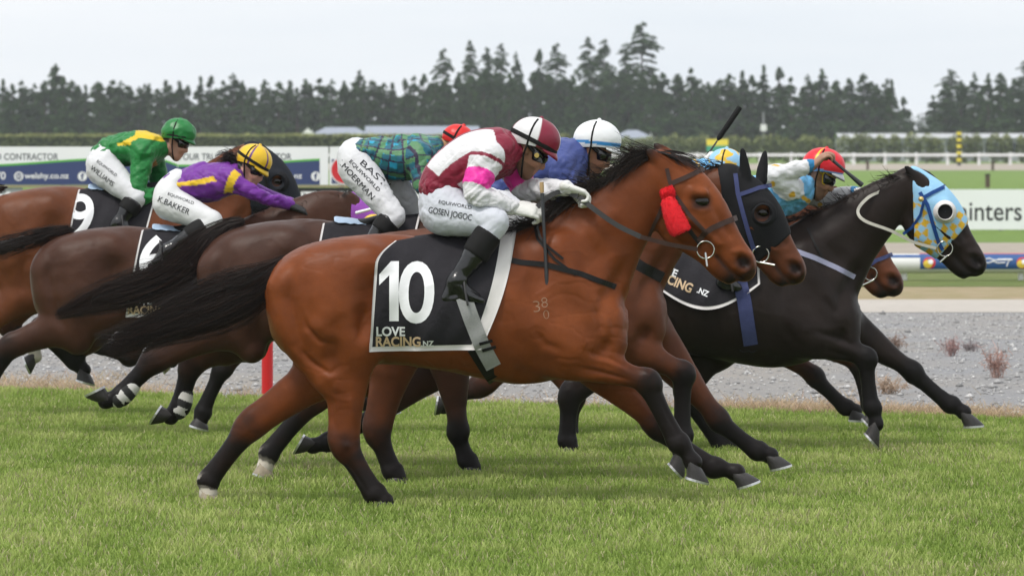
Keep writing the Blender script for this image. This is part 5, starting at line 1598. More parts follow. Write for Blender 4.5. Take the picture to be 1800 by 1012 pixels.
def build_jockey(c):
    d = c['d']; S = FPX/d; m = 1/S
    def Q(p, lat=0.0): return P(p[0], p[1], d-lat)
    hx = c['helmet'][0:2]; ha = c['helmet'][2]*m; pitch = math.radians(c.get('pitch', 30))
    pel = Q(c['pelvis'][1][:2])
    root = empty("person", (pel[0], d, pel[2])); tag(root, c['label'], "person", "jockeys riding in the race")
    # ---- jacket
    sp = [(*Q(p), p[2]*m, p[3]) for p in c['spine']]
    aN, aF = c['armN'], c['armF']; ar = c.get('arm', 1.0)
    LN, LF = c.get('latN', (.165, .235, .13)), c.get('latF', (.165, .235, .13))
    def armnodes(a, L_, sg):
        s_, e_, w_ = (Q(p, sg*l) for p, l in zip(a, L_))
        return [(*s_, .078*ar, .072*ar), (*(s_*.5+e_*.5), .070*ar, .066*ar), (*e_, .060*ar, .058*ar), (*(e_*.5+w_*.5), .053*ar, .050*ar), (*w_, .036*ar, .036*ar)]
    N_, F_ = armnodes(aN, LN, 1), armnodes(aF, LF, -1)
    sh = [(*N_[0][:3], .075, .075), (*(np.array(N_[0][:3])*.5+np.array(F_[0][:3])*.5+np.array([0, 0, .01])), .085, .085), (*F_[0][:3], .075, .075)]
    chains = [sp, N_, F_]
    pts = np.vstack([[n_[:3] for n_ in ch] for ch in chains])
    vx = c.get('vox', .0094)
    G = Grid(pts.min(0)-.2, pts.max(0)+.2, vx)
    G.chain(sp, k=0, sub=5); G.chain(sh, k=.05, sub=3)
    G.chain(N_, k=.035, sub=4); G.chain(F_, k=.035, sub=4)
    V, F = G.mesh(2); V = wrinkle(V, F, .0085, 8.5); V = wrinkle(V, F, .0040, 19)
    cid, tt, _ = near_chain(V, chains); tv = torso_tv(V, sp)
    jk = mesh_np("jacket", V, F, SILK, root, col=c['silks'](V, cid, tt, tv, d, m))
    jb = bvh_of(V, F)
    # ---- breeches
    LK = c.get('latK', (.10, .245, .285, .285))
    lN = c['legN']; lF = c.get('legF', lN)
    pn = [(*Q(p), p[2]*m*(.86 if i == 0 else 1), p[3]*(.92 if i == 0 else 1)) for i, p in enumerate(c['pelvis'])]
    def legp(l, sg): return [Q(p, sg*q) for p, q in zip(l, tuple(LK)+(LK[-1],))]
    kN, kF = legp(lN, 1), legp(lF, -1); tr = c.get('thigh', 1.0)
    def thigh(k): 
        h_, kn, an = k[0], k[1], k[2]
        return [(*h_, .118*tr, .105*tr), (*(h_*.6+kn*.4), .100*tr, .092*tr), (*(h_*.2+kn*.8), .079*tr, .074*tr), (*kn, .070*tr, .066*tr), (*(kn*.72+an*.28), .060*tr, .056*tr), (*(kn*.55+an*.45), .05*tr, .05*tr)]
    G = Grid(np.minimum(np.min([k_[:3] for k_ in pn], 0), np.minimum(np.min(kN[:3], 0), np.min(kF[:3], 0)))-.2, np.maximum(np.max([k_[:3] for k_ in pn], 0), np.maximum(np.max(kN[:3], 0), np.max(kF[:3], 0)))+.2, vx*1.15)
    G.chain(pn, k=0, sub=5)
    for k in (kN, kF): G.chain(thigh(k), k=.05, sub=4)
    V, F = G.mesh(2); V = wrinkle(V, F, .0030, 9); V = wrinkle(V, F, .0018, 20)
    bcol = np.tile(np.array(np.array(c.get('breech', (.68, .68, .71)))*.90), (len(V), 1))
    br = mesh_np("breeches", V, F, BREECH, root, col=bcol); bb = bvh_of(V, F)
    for txt, cx, cy, w, h, deg in c.get('text', []):
        q = P(cx, cy, d-.2); drape_text(txt, q[0], q[2], w*m*.94, h*m*.84, -math.radians(deg), M_PRINTK, br, bb, d-1.5, bold=.0, off=.0035, cell=.03)
    # ---- boots
    for k, nm in ((kN, 'n'), (kF, 'f')):
        kn, an, to = k[1], k[2], k[3]
        fdir = (to-(k[4] if len(k) > 4 else an)); L_ = np.linalg.norm(fdir); fdir = fdir/max(L_, 1e-6)
        G = Grid(np.minimum(np.minimum(kn, an), to)-.12, np.maximum(np.maximum(kn, an), to)+.12, .0078)
        G.chain([(*(kn*.74+an*.26), .068*tr, .064*tr), (*(kn*.5+an*.5), .064*tr, .060*tr), (*(kn*.15+an*.85), .046, .044), (*an, .046, .042)], k=0, sub=4)
        heel = an-fdir*.035+np.array([0, 0, -.035])
        if len(k) > 4: heel = k[4]
        G.chain([(*an, .044, .040), (*((an*.5+heel*.2+to*.3)), .040, .040), (*(to*.75+an*.25+np.array([0, 0, -.012])), .030, .042), (*to, .019, .032)], k=.03, sub=4)
        G.chain([(*an, .036, .034), (*heel, .030, .030), (*(heel+fdir*.05), .026, .032), (*(to*.7+heel*.3), .022, .034)], k=.02, sub=2)
        V, F = G.mesh(1); V = wrinkle(V, F, .0035, 14, dirs=((1, 0, .1), (.9, .3, -.3)))
        bt = mesh_np("boot", V, F, M_BOOT, root)
        so = an*.15+heel*.35+to*.5; st_ = [so+np.array([.036*math.sin(t)*1.0, .0, .0])+np.array([0, .050*math.cos(t), .0])*1.0+np.array([0, 0, -.035+.055*(1-math.cos(t))*.0]) for t in np.linspace(0, 2*PI, 13)]
        yy_ = so[1]; loop = [(so[0]+.01, yy_-.055, so[2]-.036), (so[0]+.01, yy_+.055, so[2]-.036), (so[0], yy_+.056, so[2]+.02), (so[0]-.01, yy_+.03, so[2]+.085), (so[0]-.012, yy_, so[2]+.105), (so[0]-.01, yy_-.03, so[2]+.085), (so[0], yy_-.056, so[2]+.02), (so[0]+.01, yy_-.055, so[2]-.036)]
        MB().tube(loop, .006, 7).build("stirrup_iron", M_GREYL, bt, smooth=True)
        if c.get('cuff', True):
            G = Grid(np.minimum(kn, an)-.14, np.maximum(kn, an)+.14, .009)
            G.chain([(*(kn*.80+an*.20), .074*tr, .070*tr), (*(kn*.62+an*.38), .073*tr, .069*tr), (*(kn*.46+an*.54), .068*tr, .064*tr)], k=0, sub=4)
            ax = (an-kn)/np.linalg.norm(an-kn); G.halfspace(kn*.83+an*.17, -ax); G.halfspace(kn*.44+an*.56, ax)
            V, F = G.mesh(1); mesh_np("boot_cuff", V, F, c.get('cuffm', M_STRAPK), bt)
    # ---- body: head, neck and what the clothes cover
    f = np.array([math.cos(pitch), 0, -math.sin(pitch)]); u = np.array([math.sin(pitch), 0, math.cos(pitch)]); l = np.array([0, -1.0, 0])
    yw = math.radians(c.get('yaw', 0)); f2 = f*math.cos(yw)+l*math.sin(yw); l = l*math.cos(yw)-f*math.sin(yw); f = f2
    hc = Q(hx, c.get('hlat', 0)); k_ = ha/.134
    def Hd(a, b, e=0.0): return hc+(f*a+u*b+l*e)*k_
    nb = np.array(sp[-1][:3])
    G = Grid(np.minimum(pts.min(0), np.minimum(Hd(0, -.25), pel))-.16, np.maximum(pts.max(0), Hd(.1, .2))+.14, c.get('bvox', .0095))
    G.chain([(*p[:3], p[3]*.70, p[4]*.70) for p in sp], k=0, sub=4)
    G.chain([(*p[:3], p[3]*.68, p[4]*.68) for p in pn], k=.04, sub=3)
    for A_ in (N_, F_): G.chain([(*p[:3], p[3]*.55, p[4]*.55) for p in A_[:-1]]+[(*A_[-1][:3], .026, .026)], k=.03, sub=3)
    for k in (kN, kF): G.chain([(*k[0], .07, .065), (*(k[0]*.5+k[1]*.5), .055, .05), (*k[1], .036, .036), (*k[2], .028, .028)], k=.03, sub=1)
    G.chain([(*nb, .062, .062), (*((nb+Hd(-.03, -.13))/2), .055, .056), (*Hd(-.02, -.10), .056*k_, .056*k_)], k=.03, sub=4)
    L3 = tuple(l)
    G.chain([(*Hd(-.030, -.012), .088*k_, .074*k_), (*Hd(.02, -.012), .086*k_, .074*k_)], k=.03, sub=1, L=L3)
    G.chain([(*Hd(.03, -.06), .068*k_, .068*k_), (*Hd(.042, -.12), .056*k_, .056*k_), (*Hd(.052, -.178), .036*k_, .040*k_)], k=.025, sub=4, L=L3)
    G.chain([(*Hd(-.02, -.12), .03*k_, .06*k_), (*Hd(.03, -.175), .026*k_, .050*k_), (*Hd(.060, -.193), .024*k_, .026*k_)], k=.02, sub=4, L=L3)
    G.chain([(*Hd(.092, -.062), .010*k_, .011*k_), (*Hd(.112, -.108), .014*k_, .016*k_)], k=.016, sub=1, L=L3)
    G.chain([(*Hd(.104, -.112), .010*k_, .022*k_)]*2, k=.012, sub=1, L=L3)
    G.chain([(*Hd(.089, -.145), .010*k_, .024*k_), (*Hd(.086, -.160), .011*k_, .021*k_)], k=.010, sub=1, L=L3)
    G.chain([(*Hd(.102, -.1525), .005*k_, .030*k_)]*2, k=.006, sub=1, L=L3, mode='sub')
    for sg in (1, -1):
        G.chain([(*Hd(-.018, -.062, .074*sg), .020*k_, .011*k_), (*Hd(-.012, -.095, .070*sg), .015*k_, .010*k_)], k=.008, sub=1, L=L3)
        G.chain([(*Hd(.070, -.105, .042*sg), .026*k_, .022*k_)]*2, k=.02, sub=1, L=L3)
    V, F = G.mesh(2)
    skin = np.array(c['skin']); col = np.tile(skin, (len(V), 1))
    r_ = V-hc; fa, ua, la = r_@f/k_, r_@u/k_, r_@l/k_
    lip = np.exp(-((fa-.092)/.018)**2-((ua+.153)/.013)**2-(la/.026)**2)[:, None]*.6; col = col*(1-lip)+np.array([.36, .12, .11])*lip
    ck = np.exp(-((fa-.07)/.03)**2-((ua+.115)/.03)**2)[:, None]*.15; col = col*(1-ck)+col*np.array([1.2, .85, .8])*ck
    hairm = ((fa < -.045) & (ua > -.13)) | (ua > -.03)
    col[hairm] = c.get('hair', (.02, .014, .011))
    if c.get('beard'):
        bd = ((ua < -.13) & (fa < .085))|((ua<-.165)); col[bd] = col[bd]*.55
    mesh_np("body", V, F, SKIN, root, col=col)
    # ---- helmet with its silk cap
    hp = math.radians(c.get('hpitch', c.get('pitch', 30)-8))
    hf = np.array([math.cos(hp), 0, -math.sin(hp)]); hu = np.array([math.sin(hp), 0, math.cos(hp)]); hl = np.array([0, -1.0, 0])
    hf2 = hf*math.cos(yw)+hl*math.sin(yw); hl = hl*math.cos(yw)-hf*math.sin(yw); hf = hf2
    A_, B_, C_ = ha*1.0, ha*.84, ha*c.get('tall', .86)
    def surf(az, el, k=1.0): return hc+hf*(A_*k*math.cos(el)*math.cos(az))+hl*(B_*k*math.cos(el)*math.sin(az))+hu*(C_*k*math.sin(el))
    na, ne = 96, 30; R = []; col = []
    for i in range(ne+1):
        row = []
        for j in range(na):
            az = 2*PI*j/na
            e0 = math.radians(-20-8*max(0, -math.cos(az)))
            el = e0+(PI/2-e0)*(i/ne)
            row.append(surf(az, el)); az_ = math.degrees((az+PI) % (2*PI)-PI)
            col.append(c['cap'](az_, math.degrees(el)))
        R.append(row)
    idx = np.arange((ne+1)*na).reshape(ne+1, na); nx = np.roll(idx, -1, 1)
    F = np.stack([idx[:-1], nx[:-1], nx[1:], idx[1:]], -1).reshape(-1, 4)
    V = np.array(R).reshape(-1, 3)
    Nn = vnormals(V, F)
    if ((V-hc)*Nn).sum() < 0: F = F[:, ::-1]; Nn = -Nn
    V = V+Nn*(c.get('floppy', .0015)*(1-np.abs(vnoise(V, 16, 2))*2))[:, None]
    hm = mesh_np("helmet", V, F, CAPM, root, col=np.array(col))
    # peak
    R = []
    for r in (0.985, 1.10, 1.22, 1.27, 1.22, 1.08, .98):
        i = len(R); row = []
        for j in range(25):
            az = math.radians(-66+132*j/24); ext = 1+(r-1)*math.cos(az*1.25)**.8 if r > 1 else r
            el = math.radians(-19-(ext-1)*46)
            row.append(surf(az, el, ext)+hu*(.0 if i < 3 else -.006)*1.0)
        R.append(row)
    V = np.array(R).reshape(-1, 3); ii = np.arange(len(V)).reshape(7, 25)
    F = np.stack([ii[:-1, :-1], ii[:-1, 1:], ii[1:, 1:], ii[1:, :-1]], -1).reshape(-1, 4)
    mesh_np("peak", V, F, CAPM, hm, col=np.tile(c.get('peak', c['cap'](40, 5)), (len(V), 1)))
    if c.get('button', True):
        t = surf(0, PI/2, 1.0); MB().tube([t-hu*.004, t+hu*.006, t+hu*.010], [.012, .011, .004], 10).build("button", simple("cap_button", c['cap'](60, 60), rough=.5), hm, smooth=True)
    for el0, tilt, w in c.get('bands', [(-4, 8, .0075)]):
        pts_ = []
        for j in range(49):
            az = 2*PI*j/48; pts_.append(surf(az, math.radians(el0-tilt*math.cos(az)), 1.02))
        rws = [[p+hu*w-hc*0 for p in pts_], [p+hu*0+(p-hc)*.018 for p in pts_], [p-hu*w for p in pts_]]
        mb = MB(); mb.grid(rws, 0); mb.build("goggle_strap", c.get('bandm', M_STRAPK), hm, smooth=True)
    # chin harness
    for sg in (1, -1):
        pts_ = [surf(math.radians(105*sg), math.radians(e), 1.015) for e in (62, 40, 20, 0, -18)]+[Hd(-.01, -.10, .082*sg), Hd(.02, -.165, .068*sg), Hd(.045, -.21, .02*sg)]
        MB().tube(pts_, .0055, 6).build("chin_strap", M_STRAPK, hm, smooth=True)
    # goggles
    R = []
    for hgt, off in ((-.004, .004), (-.010, .018), (-.026, .025), (-.048, .024), (-.062, .012), (-.067, -.002)):
        row = []
        for j in range(31):
            az = math.radians(-80+160*j/30)
            dip = .010*math.exp(-(az/.18)**2) if hgt < -.04 else 0
            edge = 1-.75*max(0, (abs(az)-1.1)/.3)
            p = Hd(.0, -.035+hgt*edge+dip)+(f*(.091+off*edge)*math.cos(az)+l*(.080+off*edge)*math.sin(az))*k_
            row.append(p)
        R.append(row)
    gg = MB().grid(R, 0).build("goggles", M_GOGG, root, smooth=True)
    if 'frame' in c:
        for row in (0, 5):
            MB().tube([Vector(p) for p in R[row]], .006, 6).build("goggle_frame", c['frame'], gg, smooth=True)
        for sg in (0, 30): MB().tube([R[i][sg] for i in range(6)]+[Vector(Hd(-.05, -.045, .082*(1 if sg else -1)))], .006, 6).build("goggle_frame", c['frame'], gg, smooth=True)
    else:
        for sg in (1, -1): MB().tube([Hd(.03, -.062, .084*sg), Hd(-.02, -.045, .086*sg), Hd(-.07, -.03, .07*sg)], .011, 6).build("goggle_band", M_STRAPK, gg, smooth=True)
    if c.get('vent'):
        q = Hd(.052, -.070, .098); ring = [[q+(f*math.cos(t)+u*math.sin(t))*r*k_+l*o for t in np.linspace(0, 2*PI, 17)] for r, o in ((.013, .002), (.012, .006), (.001, .006))]
        MB().grid(ring, 0).build("vent_disc", simple("gold_vent", (.42, .30, .08), rough=.5), gg)
    # ---- hands
    gm = c.get('glove', M_GLOVEW)
    for a, L_, sg, key in ((aN, LN, 1, 'handN'), (aF, LF, -1, 'handF')):
        W = Q(a[2], L_[2]*sg); E = Q(a[1], L_[1]*sg)
        hd = c.get(key, {})
        kd = hd.get('dir', (W-E)/np.linalg.norm(W-E)*.8+np.array([.4, 0, -.15]))
        if hd.get('bare'): hand("hand", W+np.asarray(kd)*.0, kd, hd.get('curl', (0.1, .3*sg, -1)), SKIN, root, hd.get('s', 1.0), col=c['skin'], spread=hd.get('spread'), open_=hd.get('open', 0))
        else: hand("glove", W, kd, hd.get('curl', (0.1, .35*sg, -1)), gm, root, hd.get('s', 1.0), spread=hd.get('spread'), open_=hd.get('open', 0))
    return dict(root=root, hc=hc, f=f, u=u, l=l, Hd=Hd, Q=Q)

def whip(p0, p1, d, label, grip=.12, pad=None, r=.008, cork=True, tip=None):
    a, b = P(*p0, d), P(*p1, d); root = empty("whip", (b[0], d, min(a[2], b[2]))); tag(root, label, "whip", "riding whips")
    L_ = np.linalg.norm(b-a); t = (b-a)/L_
    MB().tube([a, a+t*.02, a+t*grip], [.011, .012, .010], 10).build("handle", M_CORK if cork else M_STRAPK, root, smooth=True)
    if pad:
        MB().tube([a+t*(grip+.003), a+t*(L_*pad)], [.007, .005], 8).build("shaft", M_WHIP, root, smooth=True)
        MB().tube([a+t*(L_*pad+.002), a+t*(L_*pad+.02), a+t*(L_*.97), a+t*L_], [.007, .017, .020, .014], 10).build("padded_end", M_STRAPK, root, smooth=True)
    else:
        MB().tube([a+t*(grip+.003), a+t*L_*.5, a+t*L_*.98, a+t*L_], [r, r*.8, r*1.5, r*1.2], 8).build("shaft", M_WHIP, root, smooth=True)
# ------------------------------------------------------------------ the rest of the field
CLOTH_STD = dict(rt=(712, 424), rb=(680, 606), ft=(900, 408), fb=(852, 606))
BR_STD = ((712, 570, 52, 18), (725, 590, 80, 20), (776, 594, 22, 11), 0)

h4 = build_horse(dict(h={}, d=26.7, chest=(1165, 540), poll=(1280, 305), nose=(1411, 476), vox=.0124, seed=4, earsize=.72,
    label="brown bay horse in a black hood with eye cups, galloping just behind number 10",
    coat=(.120, .037, .014), coat2=(.070, .022, .010), points=(0.0084, 0.0065, 0.0065),
    ears=[(1, (1312, 322), (1304, 263), .07), (-1, (1338, 318), (1346, 268), .07)],
    legs=[leg('H', 1, (700, 600), (664, 757), (694, 828), (699, 838), (716, 848)), leg('H', -1, (652, 640), (552, 704), (474, 800), (466, 820), (482, 842), sock=1, palehoof=1),
          leg('F', 1, (1080, 598), (1203, 655), (1204, 765), (1197, 794), (1202, 842)), leg('F', -1, (1160, 612), (1262, 735), (1335, 790), (1354, 800), (1391, 816))]))
grow_tail(h4, [(620, 440, 12), (590, 455, 18), (545, 490, 22), (510, 530, 18)], n=160, seed=21)
grow_mane(h4, [(1020, 385), (1080, 350), (1150, 318), (1215, 295), (1275, 288)], n=260, length=.18, blow=(-.8, .3), seed=22)
saddle_cloth(h4, **CLOTH_STD, number=None, brand=False)

h3 = build_horse(dict(h={}, d=27.55, chest=(918, 520), poll=(985, 302), nose=(1128, 472), vox=.0128, seed=3,
    label="dark bay horse with bandaged hind legs carrying the tartan jockey",
    coat=(.066, .027, .016), coat2=(.042, .021, .016), points=(0.0072, 0.0059, 0.0059),
    ears=[(1, (990, 310), (975, 292), .06), (-1, (998, 306), (985, 286), .06)],
    legs=[leg('H', 1, (405, 560), (272, 634), (214, 698), (186, 704), (150, 697), bandage=1), leg('H', -1, (400, 590), (338, 640), (319, 716), (300, 732), (264, 745), bandage=1),
          leg('F', 1, (790, 620), (806, 756), (825, 808), (831, 820), (848, 831)), leg('F', -1, (770, 640), (658, 738), (578, 779), (550, 783), (517, 797))]))
grow_tail(h3, [(430, 388, 8), (398, 397, 12), (364, 422, 22), (335, 456, 34), (290, 489, 34), (235, 509, 34), (170, 529, 25), (104, 552, 9)], n=1300, seed=23)
grow_mane(h3, [(800, 380), (860, 350), (920, 320), (980, 298)], n=120, length=.15, seed=24)
saddle_cloth(h3, **CLOTH_STD, number=None, brand=False)
saddle(h3, ((745, 414), (850, 408)))

h2 = build_horse(dict(h={}, d=30.9, chest=(563, 518), poll=(612, 352), nose=(735, 500), vox=.0142, seed=2,
    label="dark brown horse with number 6 cloth carrying the purple jockey",
    coat=(.070, .028, .0155), coat2=(.044, .020, .0145), points=(0.0078, 0.0065, 0.0059),
    ears=[(1, (622, 354), (606, 338), .06), (-1, (632, 352), (620, 334), .06)],
    legs=[leg('H', 1, (135, 560), (16, 612), (-25, 690), (-28, 705), (-12, 724)), leg('H', -1, (150, 575), (72, 578), (134, 634), (147, 650), (166, 676)),
          leg('F', 1, (470, 560), (393, 648), (359, 726), (353, 738), (366, 756)), leg('F', -1, (545, 590), (640, 702), (676, 712), (686, 716), (704, 723))]))
grow_tail(h2, [(128, 402, 8), (95, 408, 14), (50, 422, 20), (-10, 440, 24), (-80, 470, 20)], n=240, seed=25)
grow_mane(h2, [(460, 375), (520, 362), (575, 352), (615, 345)], n=200, length=.12, blow=(-.9, .15), seed=26)
saddle_cloth(h2, **CLOTH_STD, number="6", numpos=[(741, 478, 64, 96, .12)], brand=BR_STD)
saddle(h2, ((745, 414), (850, 408)))

h1 = build_horse(dict(h={}, d=33.0, chest=(432, 440), poll=(444, 262), nose=(544, 402), vox=.0142, seed=1,
    label="red bay horse in a dark hood with number 9 cloth, carrying the green jockey",
    coat=(.150, .047, .018), coat2=(.088, .030, .013), points=(0.0084, 0.0065, 0.0065),
    earsize=.8, ears=[(1, (456, 272), (432, 264), .06), (-1, (462, 270), (440, 262), .06)],
    legs=[leg('H', 1, (70, 500), (-30, 575), (-60, 640), (-66, 655), (-50, 672)), leg('H', -1, (60, 505), (14, 572), (60, 600), (62, 626), (54, 656), sock=1),
          leg('F', 1, (280, 512), (229, 628), (150, 609), (127, 599), (98, 592)), leg('F', -1, (340, 500), (292, 600), (302, 622), (302, 634), (290, 656), palehoof=1)]))
grow_tail(h1, [(10, 330, 8), (-20, 338, 14), (-70, 360, 20)], n=60, seed=27)
grow_mane(h1, [(330, 318), (370, 292), (410, 270), (440, 255)], n=120, length=.12, seed=28)
saddle_cloth(h1, **CLOTH_STD, number="9", numpos=[(722, 478, 62, 100, .10)], brand=BR_STD)
saddle(h1, ((745, 414), (850, 408)))

h5 = build_horse(dict(h={}, d=29.3, chest=(1507, 548), poll=(1600, 308), nose=(1728, 463), vox=.0124, seed=5,
    label="black horse in a pale blue and yellow hood with white eye cups, leading the field",
    coat=(.0165, .0115, .0100), coat2=(.0210, .0130, .0105), points=(0.0078, 0.0065, 0.0065),
    ears=[(1, (1628, 332), (1588, 291), .08), (-1, (1640, 320), (1610, 296), .06)],
    strokes=[([(1425, 580), (1470, 592), (1515, 612)], 5, -.010), ([(1440, 612), (1510, 632)], 5, -.008), ([(1370, 560), (1395, 600), (1420, 615)], 8, -.010), ([(1440, 520), (1480, 560)], 8, -.008)],
    legs=[leg('H', 1, (1110, 605), (1004, 694), (1000, 776), (1003, 786), (1018, 797)), leg('H', -1, (1255, 598), (1206, 690), (1272, 780), (1290, 792), (1326, 806)),
          leg('F', 1, (1412, 590), (1524, 628), (1536, 716), (1540, 745), (1544, 787)), leg('F', -1, (1490, 575), (1604, 652), (1674, 709), (1694, 724), (1729, 747))]))
grow_tail(h5, [(1010, 440, 10), (980, 455, 14), (940, 490, 16)], n=60, seed=29)
grow_mane(h5, [(1375, 392), (1430, 372), (1500, 350), (1560, 328), (1592, 312)], n=300, length=.15, blow=(-.7, .3), fall=.5, seed=30)
forelock(h5, (1600, 312), (1560, 318), n=90, seed=9)
saddle_cloth(h5, rt=(690, 420), rb=(672, 500), ft=(890, 404), fb=(892, 500), bulge=52, brand=((700, 470, 50, 16), (716, 494, 80, 20), (775, 516, 24, 12), -.40))
saddle(h5, ((745, 414), (850, 408)))

h6 = build_horse(dict(h={}, d=31.0, chest=(1388, 545), poll=(1452, 345), nose=(1582, 497), vox=.0142, seed=6,
    label="brown horse mostly hidden behind the leading black horse, only its muzzle and legs showing",
    coat=(.120, .038, .017), coat2=(.070, .024, .013), points=(0.0117, 0.0097, 0.0091),
    ears=[(1, (1470, 352), (1450, 330), .06), (-1, (1478, 350), (1460, 328), .06)],
    legs=[leg('H', 1, (960, 605), (1010, 690), (1004, 764), (1006, 772), (1018, 782)), leg('H', -1, (915, 605), (846, 676), (792, 707), (780, 715), (765, 729)),
          leg('F', 1, (1400, 580), (1512, 640), (1532, 712), (1535, 730), (1538, 760)), leg('F', -1, (1330, 585), (1432, 660), (1490, 714), (1503, 721), (1525, 739))]))
grow_mane(h6, [(1290, 410), (1350, 385), (1420, 360), (1450, 345)], n=80, length=.12, seed=31)

# ------------------------------------------------------------------ tack of the near horse
saddle_cloth(h10, rt=(664, 427), rb=(652, 615), ft=(908, 402), fb=(846, 611), rnd=32, number="10", front_band=10,
    numpos=[(686, 509, 34, 104, .0), (734, 511, 62, 108, -.02)], brand=((689, 579, 50, 17), (702, 597, 78, 18), (753, 600, 22, 10), 0))
saddle(h10, ((750, 424), (860, 412)))
px_strap(h10, [(816, 520), (830, 560), (848, 606), (868, 644)], .082, M_GIRTHG, "girth_strap", which='bvh2', off=.008)
px_strap(h10, [(838, 606), (856, 636), (872, 662)], .105, M_BLACKL, "girth", off=.005, cap=True)
for a, b in (((843, 602), (866, 596)), ((848, 614), (872, 607))): px_strap(h10, [a, b], .016, M_BLACKL, "girth_buckle", which='bvh2', both=False, off=.014)
px_strap(h10, [(880, 452), (915, 460), (960, 464), (1020, 480), (1082, 504)], .028, M_BLACKL, "breastplate", cap=True, off=.004)
px_strap(h10, [(938, 390), (945, 420), (975, 455), (1012, 482)], .014, M_BLACKL, "breastplate_neck_strap", off=.004)
px_strap(h10, [(1176, 324), (1186, 320), (1205, 312), (1233, 299)], .024, M_BROWNL, "browband", cap=True)
px_strap(h10, [(1172, 296), (1177, 318), (1186, 342), (1212, 378), (1240, 408)], .020, M_BROWNL, "cheekpiece")
px_strap(h10, [(1228, 424), (1240, 409), (1252, 401), (1272, 392), (1291, 385)], .028, M_BROWNL, "noseband", cap=True)
px_strap(h10, [(1176, 330), (1163, 368), (1150, 396), (1142, 416)], .018, M_BROWNL, "throat_lash")
px_strap(h10, [(1205, 395), (1220, 415), (1232, 430)], .022, M_BLACKL, "bit_strap")
bit_ring(h10, (1240, 439), .045)
for q0, q1 in (((1240, 444), (1243, 468)),): MB().tube([P(*q0, 24.92), P(*q1, 24.90)], .006, 6).build("bit_cheek", M_STEEL, h10['root'], smooth=True)
def fluffy(H, nodes, name):
    for sg in (1, -1):
        n_ = [(*P(x, y, H['d']-sg*lt), r*H['d']/FPX, r*.8*H['d']/FPX) for x, y, r, lt in nodes]
        A = np.array(n_); G = Grid(A[:, :3].min(0)-.09, A[:, :3].max(0)+.09, .005); G.chain(n_, k=0, sub=4)
        t_ = A[-1, :3]-A[0, :3]; t_ /= np.linalg.norm(t_); G.halfspace(A[-1, :3]+t_*.016, t_); G.halfspace(A[0, :3]-t_*.02, -t_)
        V, F = G.mesh(1)
        N = vnormals(V, F); V = V+N*(.0010*vnoise(V, 70, 1))[:, None]
        o = mesh_np(name, V, F, M_REDWOOL, H['root'])
        idx = RNG.integers(0, len(V), 800); st = []
        for i in idx:
            e = N[i]*.0045+RNG.normal(0, .0015, 3); st.append((np.array([V[i]-N[i]*.002, V[i]+e*.6, V[i]+e]), .0042, .001, np.array([.76, .014, .024])*RNG.uniform(.7, 1.2)))
        hair_mesh("wool", st, o)
fluffy(h10, [(1168, 341, 9, .095), (1180, 337, 10, .10)], "cheek_roll_knot")
fluffy(h10, [(1174, 354, 13, .100), (1182, 374, 17, .108), (1191, 396, 19, .108), (1196, 404, 18, .105)], "cheek_roll")
def rein(H, pts, mat, w=.022, name="rein", th=.006):
    ribbon([P(x, y, H['d']-lt) for x, y, lt in pts], w, th, mat, H['root'], name)
rein(h10, [(1226, 438, .09), (1180, 430, .14), (1125, 416, .17)], M_BROWNL)
rein(h10, [(1126, 416, .171), (1085, 396, .17), (1045, 368, .17), (1018, 346, .15)], M_GREYL, .026)
rein(h10, [(1016, 345, .15), (990, 337, .13), (965, 345, .15), (940, 368, .17)], M_GREYL, .026)
rein(h10, [(942, 375, .14), (945, 400, .15), (955, 425, .18), (990, 455, .21)], M_BLACKL, .012)
# freeze brand on the shoulder
M_BRAND = simple("freeze_brand", (.26, .15, .09), rough=.7, vary=.2, scale=60)
for t_, x_, y_, w_, h_ in (("3", 943, 538, 12, 19), ("8", 957, 531, 11, 17), ("0", 960, 552, 10, 15)):
    q = P(x_, y_, 24.8); drape_text(t_, q[0], q[2], w_*24.8/FPX, h_*24.8/FPX, .1, M_BRAND, h10['root'], h10['bvh'], 23.5, bold=-.02, off=.0015, name="brand_mark")

# ------------------------------------------------------------------ hood and bridle of the others
def plain(c): return lambda V, H: np.tile(np.array(c), (len(V), 1))
hd4 = make_hood(h4, "hood", ((1150, 330), (1180, 470)), ((1215, 470), (1300, 385)), plain((.010, .010, .0115)), eye_hole=.046)
eye_cup(h4, hd4, .050, .078, .034, M_BLACKF, opening=math.radians(20))
px_strap(h4, [(1293, 305), (1297, 340), (1306, 375), (1316, 410), (1326, 440)], .024, M_NAVYL, "cheekpiece", which='bvh_h')
px_strap(h4, [(1300, 342), (1315, 337), (1335, 330), (1352, 327)], .022, M_NAVYL, "browband", which='bvh_h', cap=True)
bit_ring(h4, (1337, 447), .045, lat=.07)
MB().tube([P(1336, 461, 26.62), P(1362, 466, 26.60)], .006, 6).build("bit_cheek", M_STEEL, h4['root'])
px_strap(h4, [(1100, 450), (1130, 470), (1165, 488)], .06, M_BLACKL, "breastplate", cap=True)

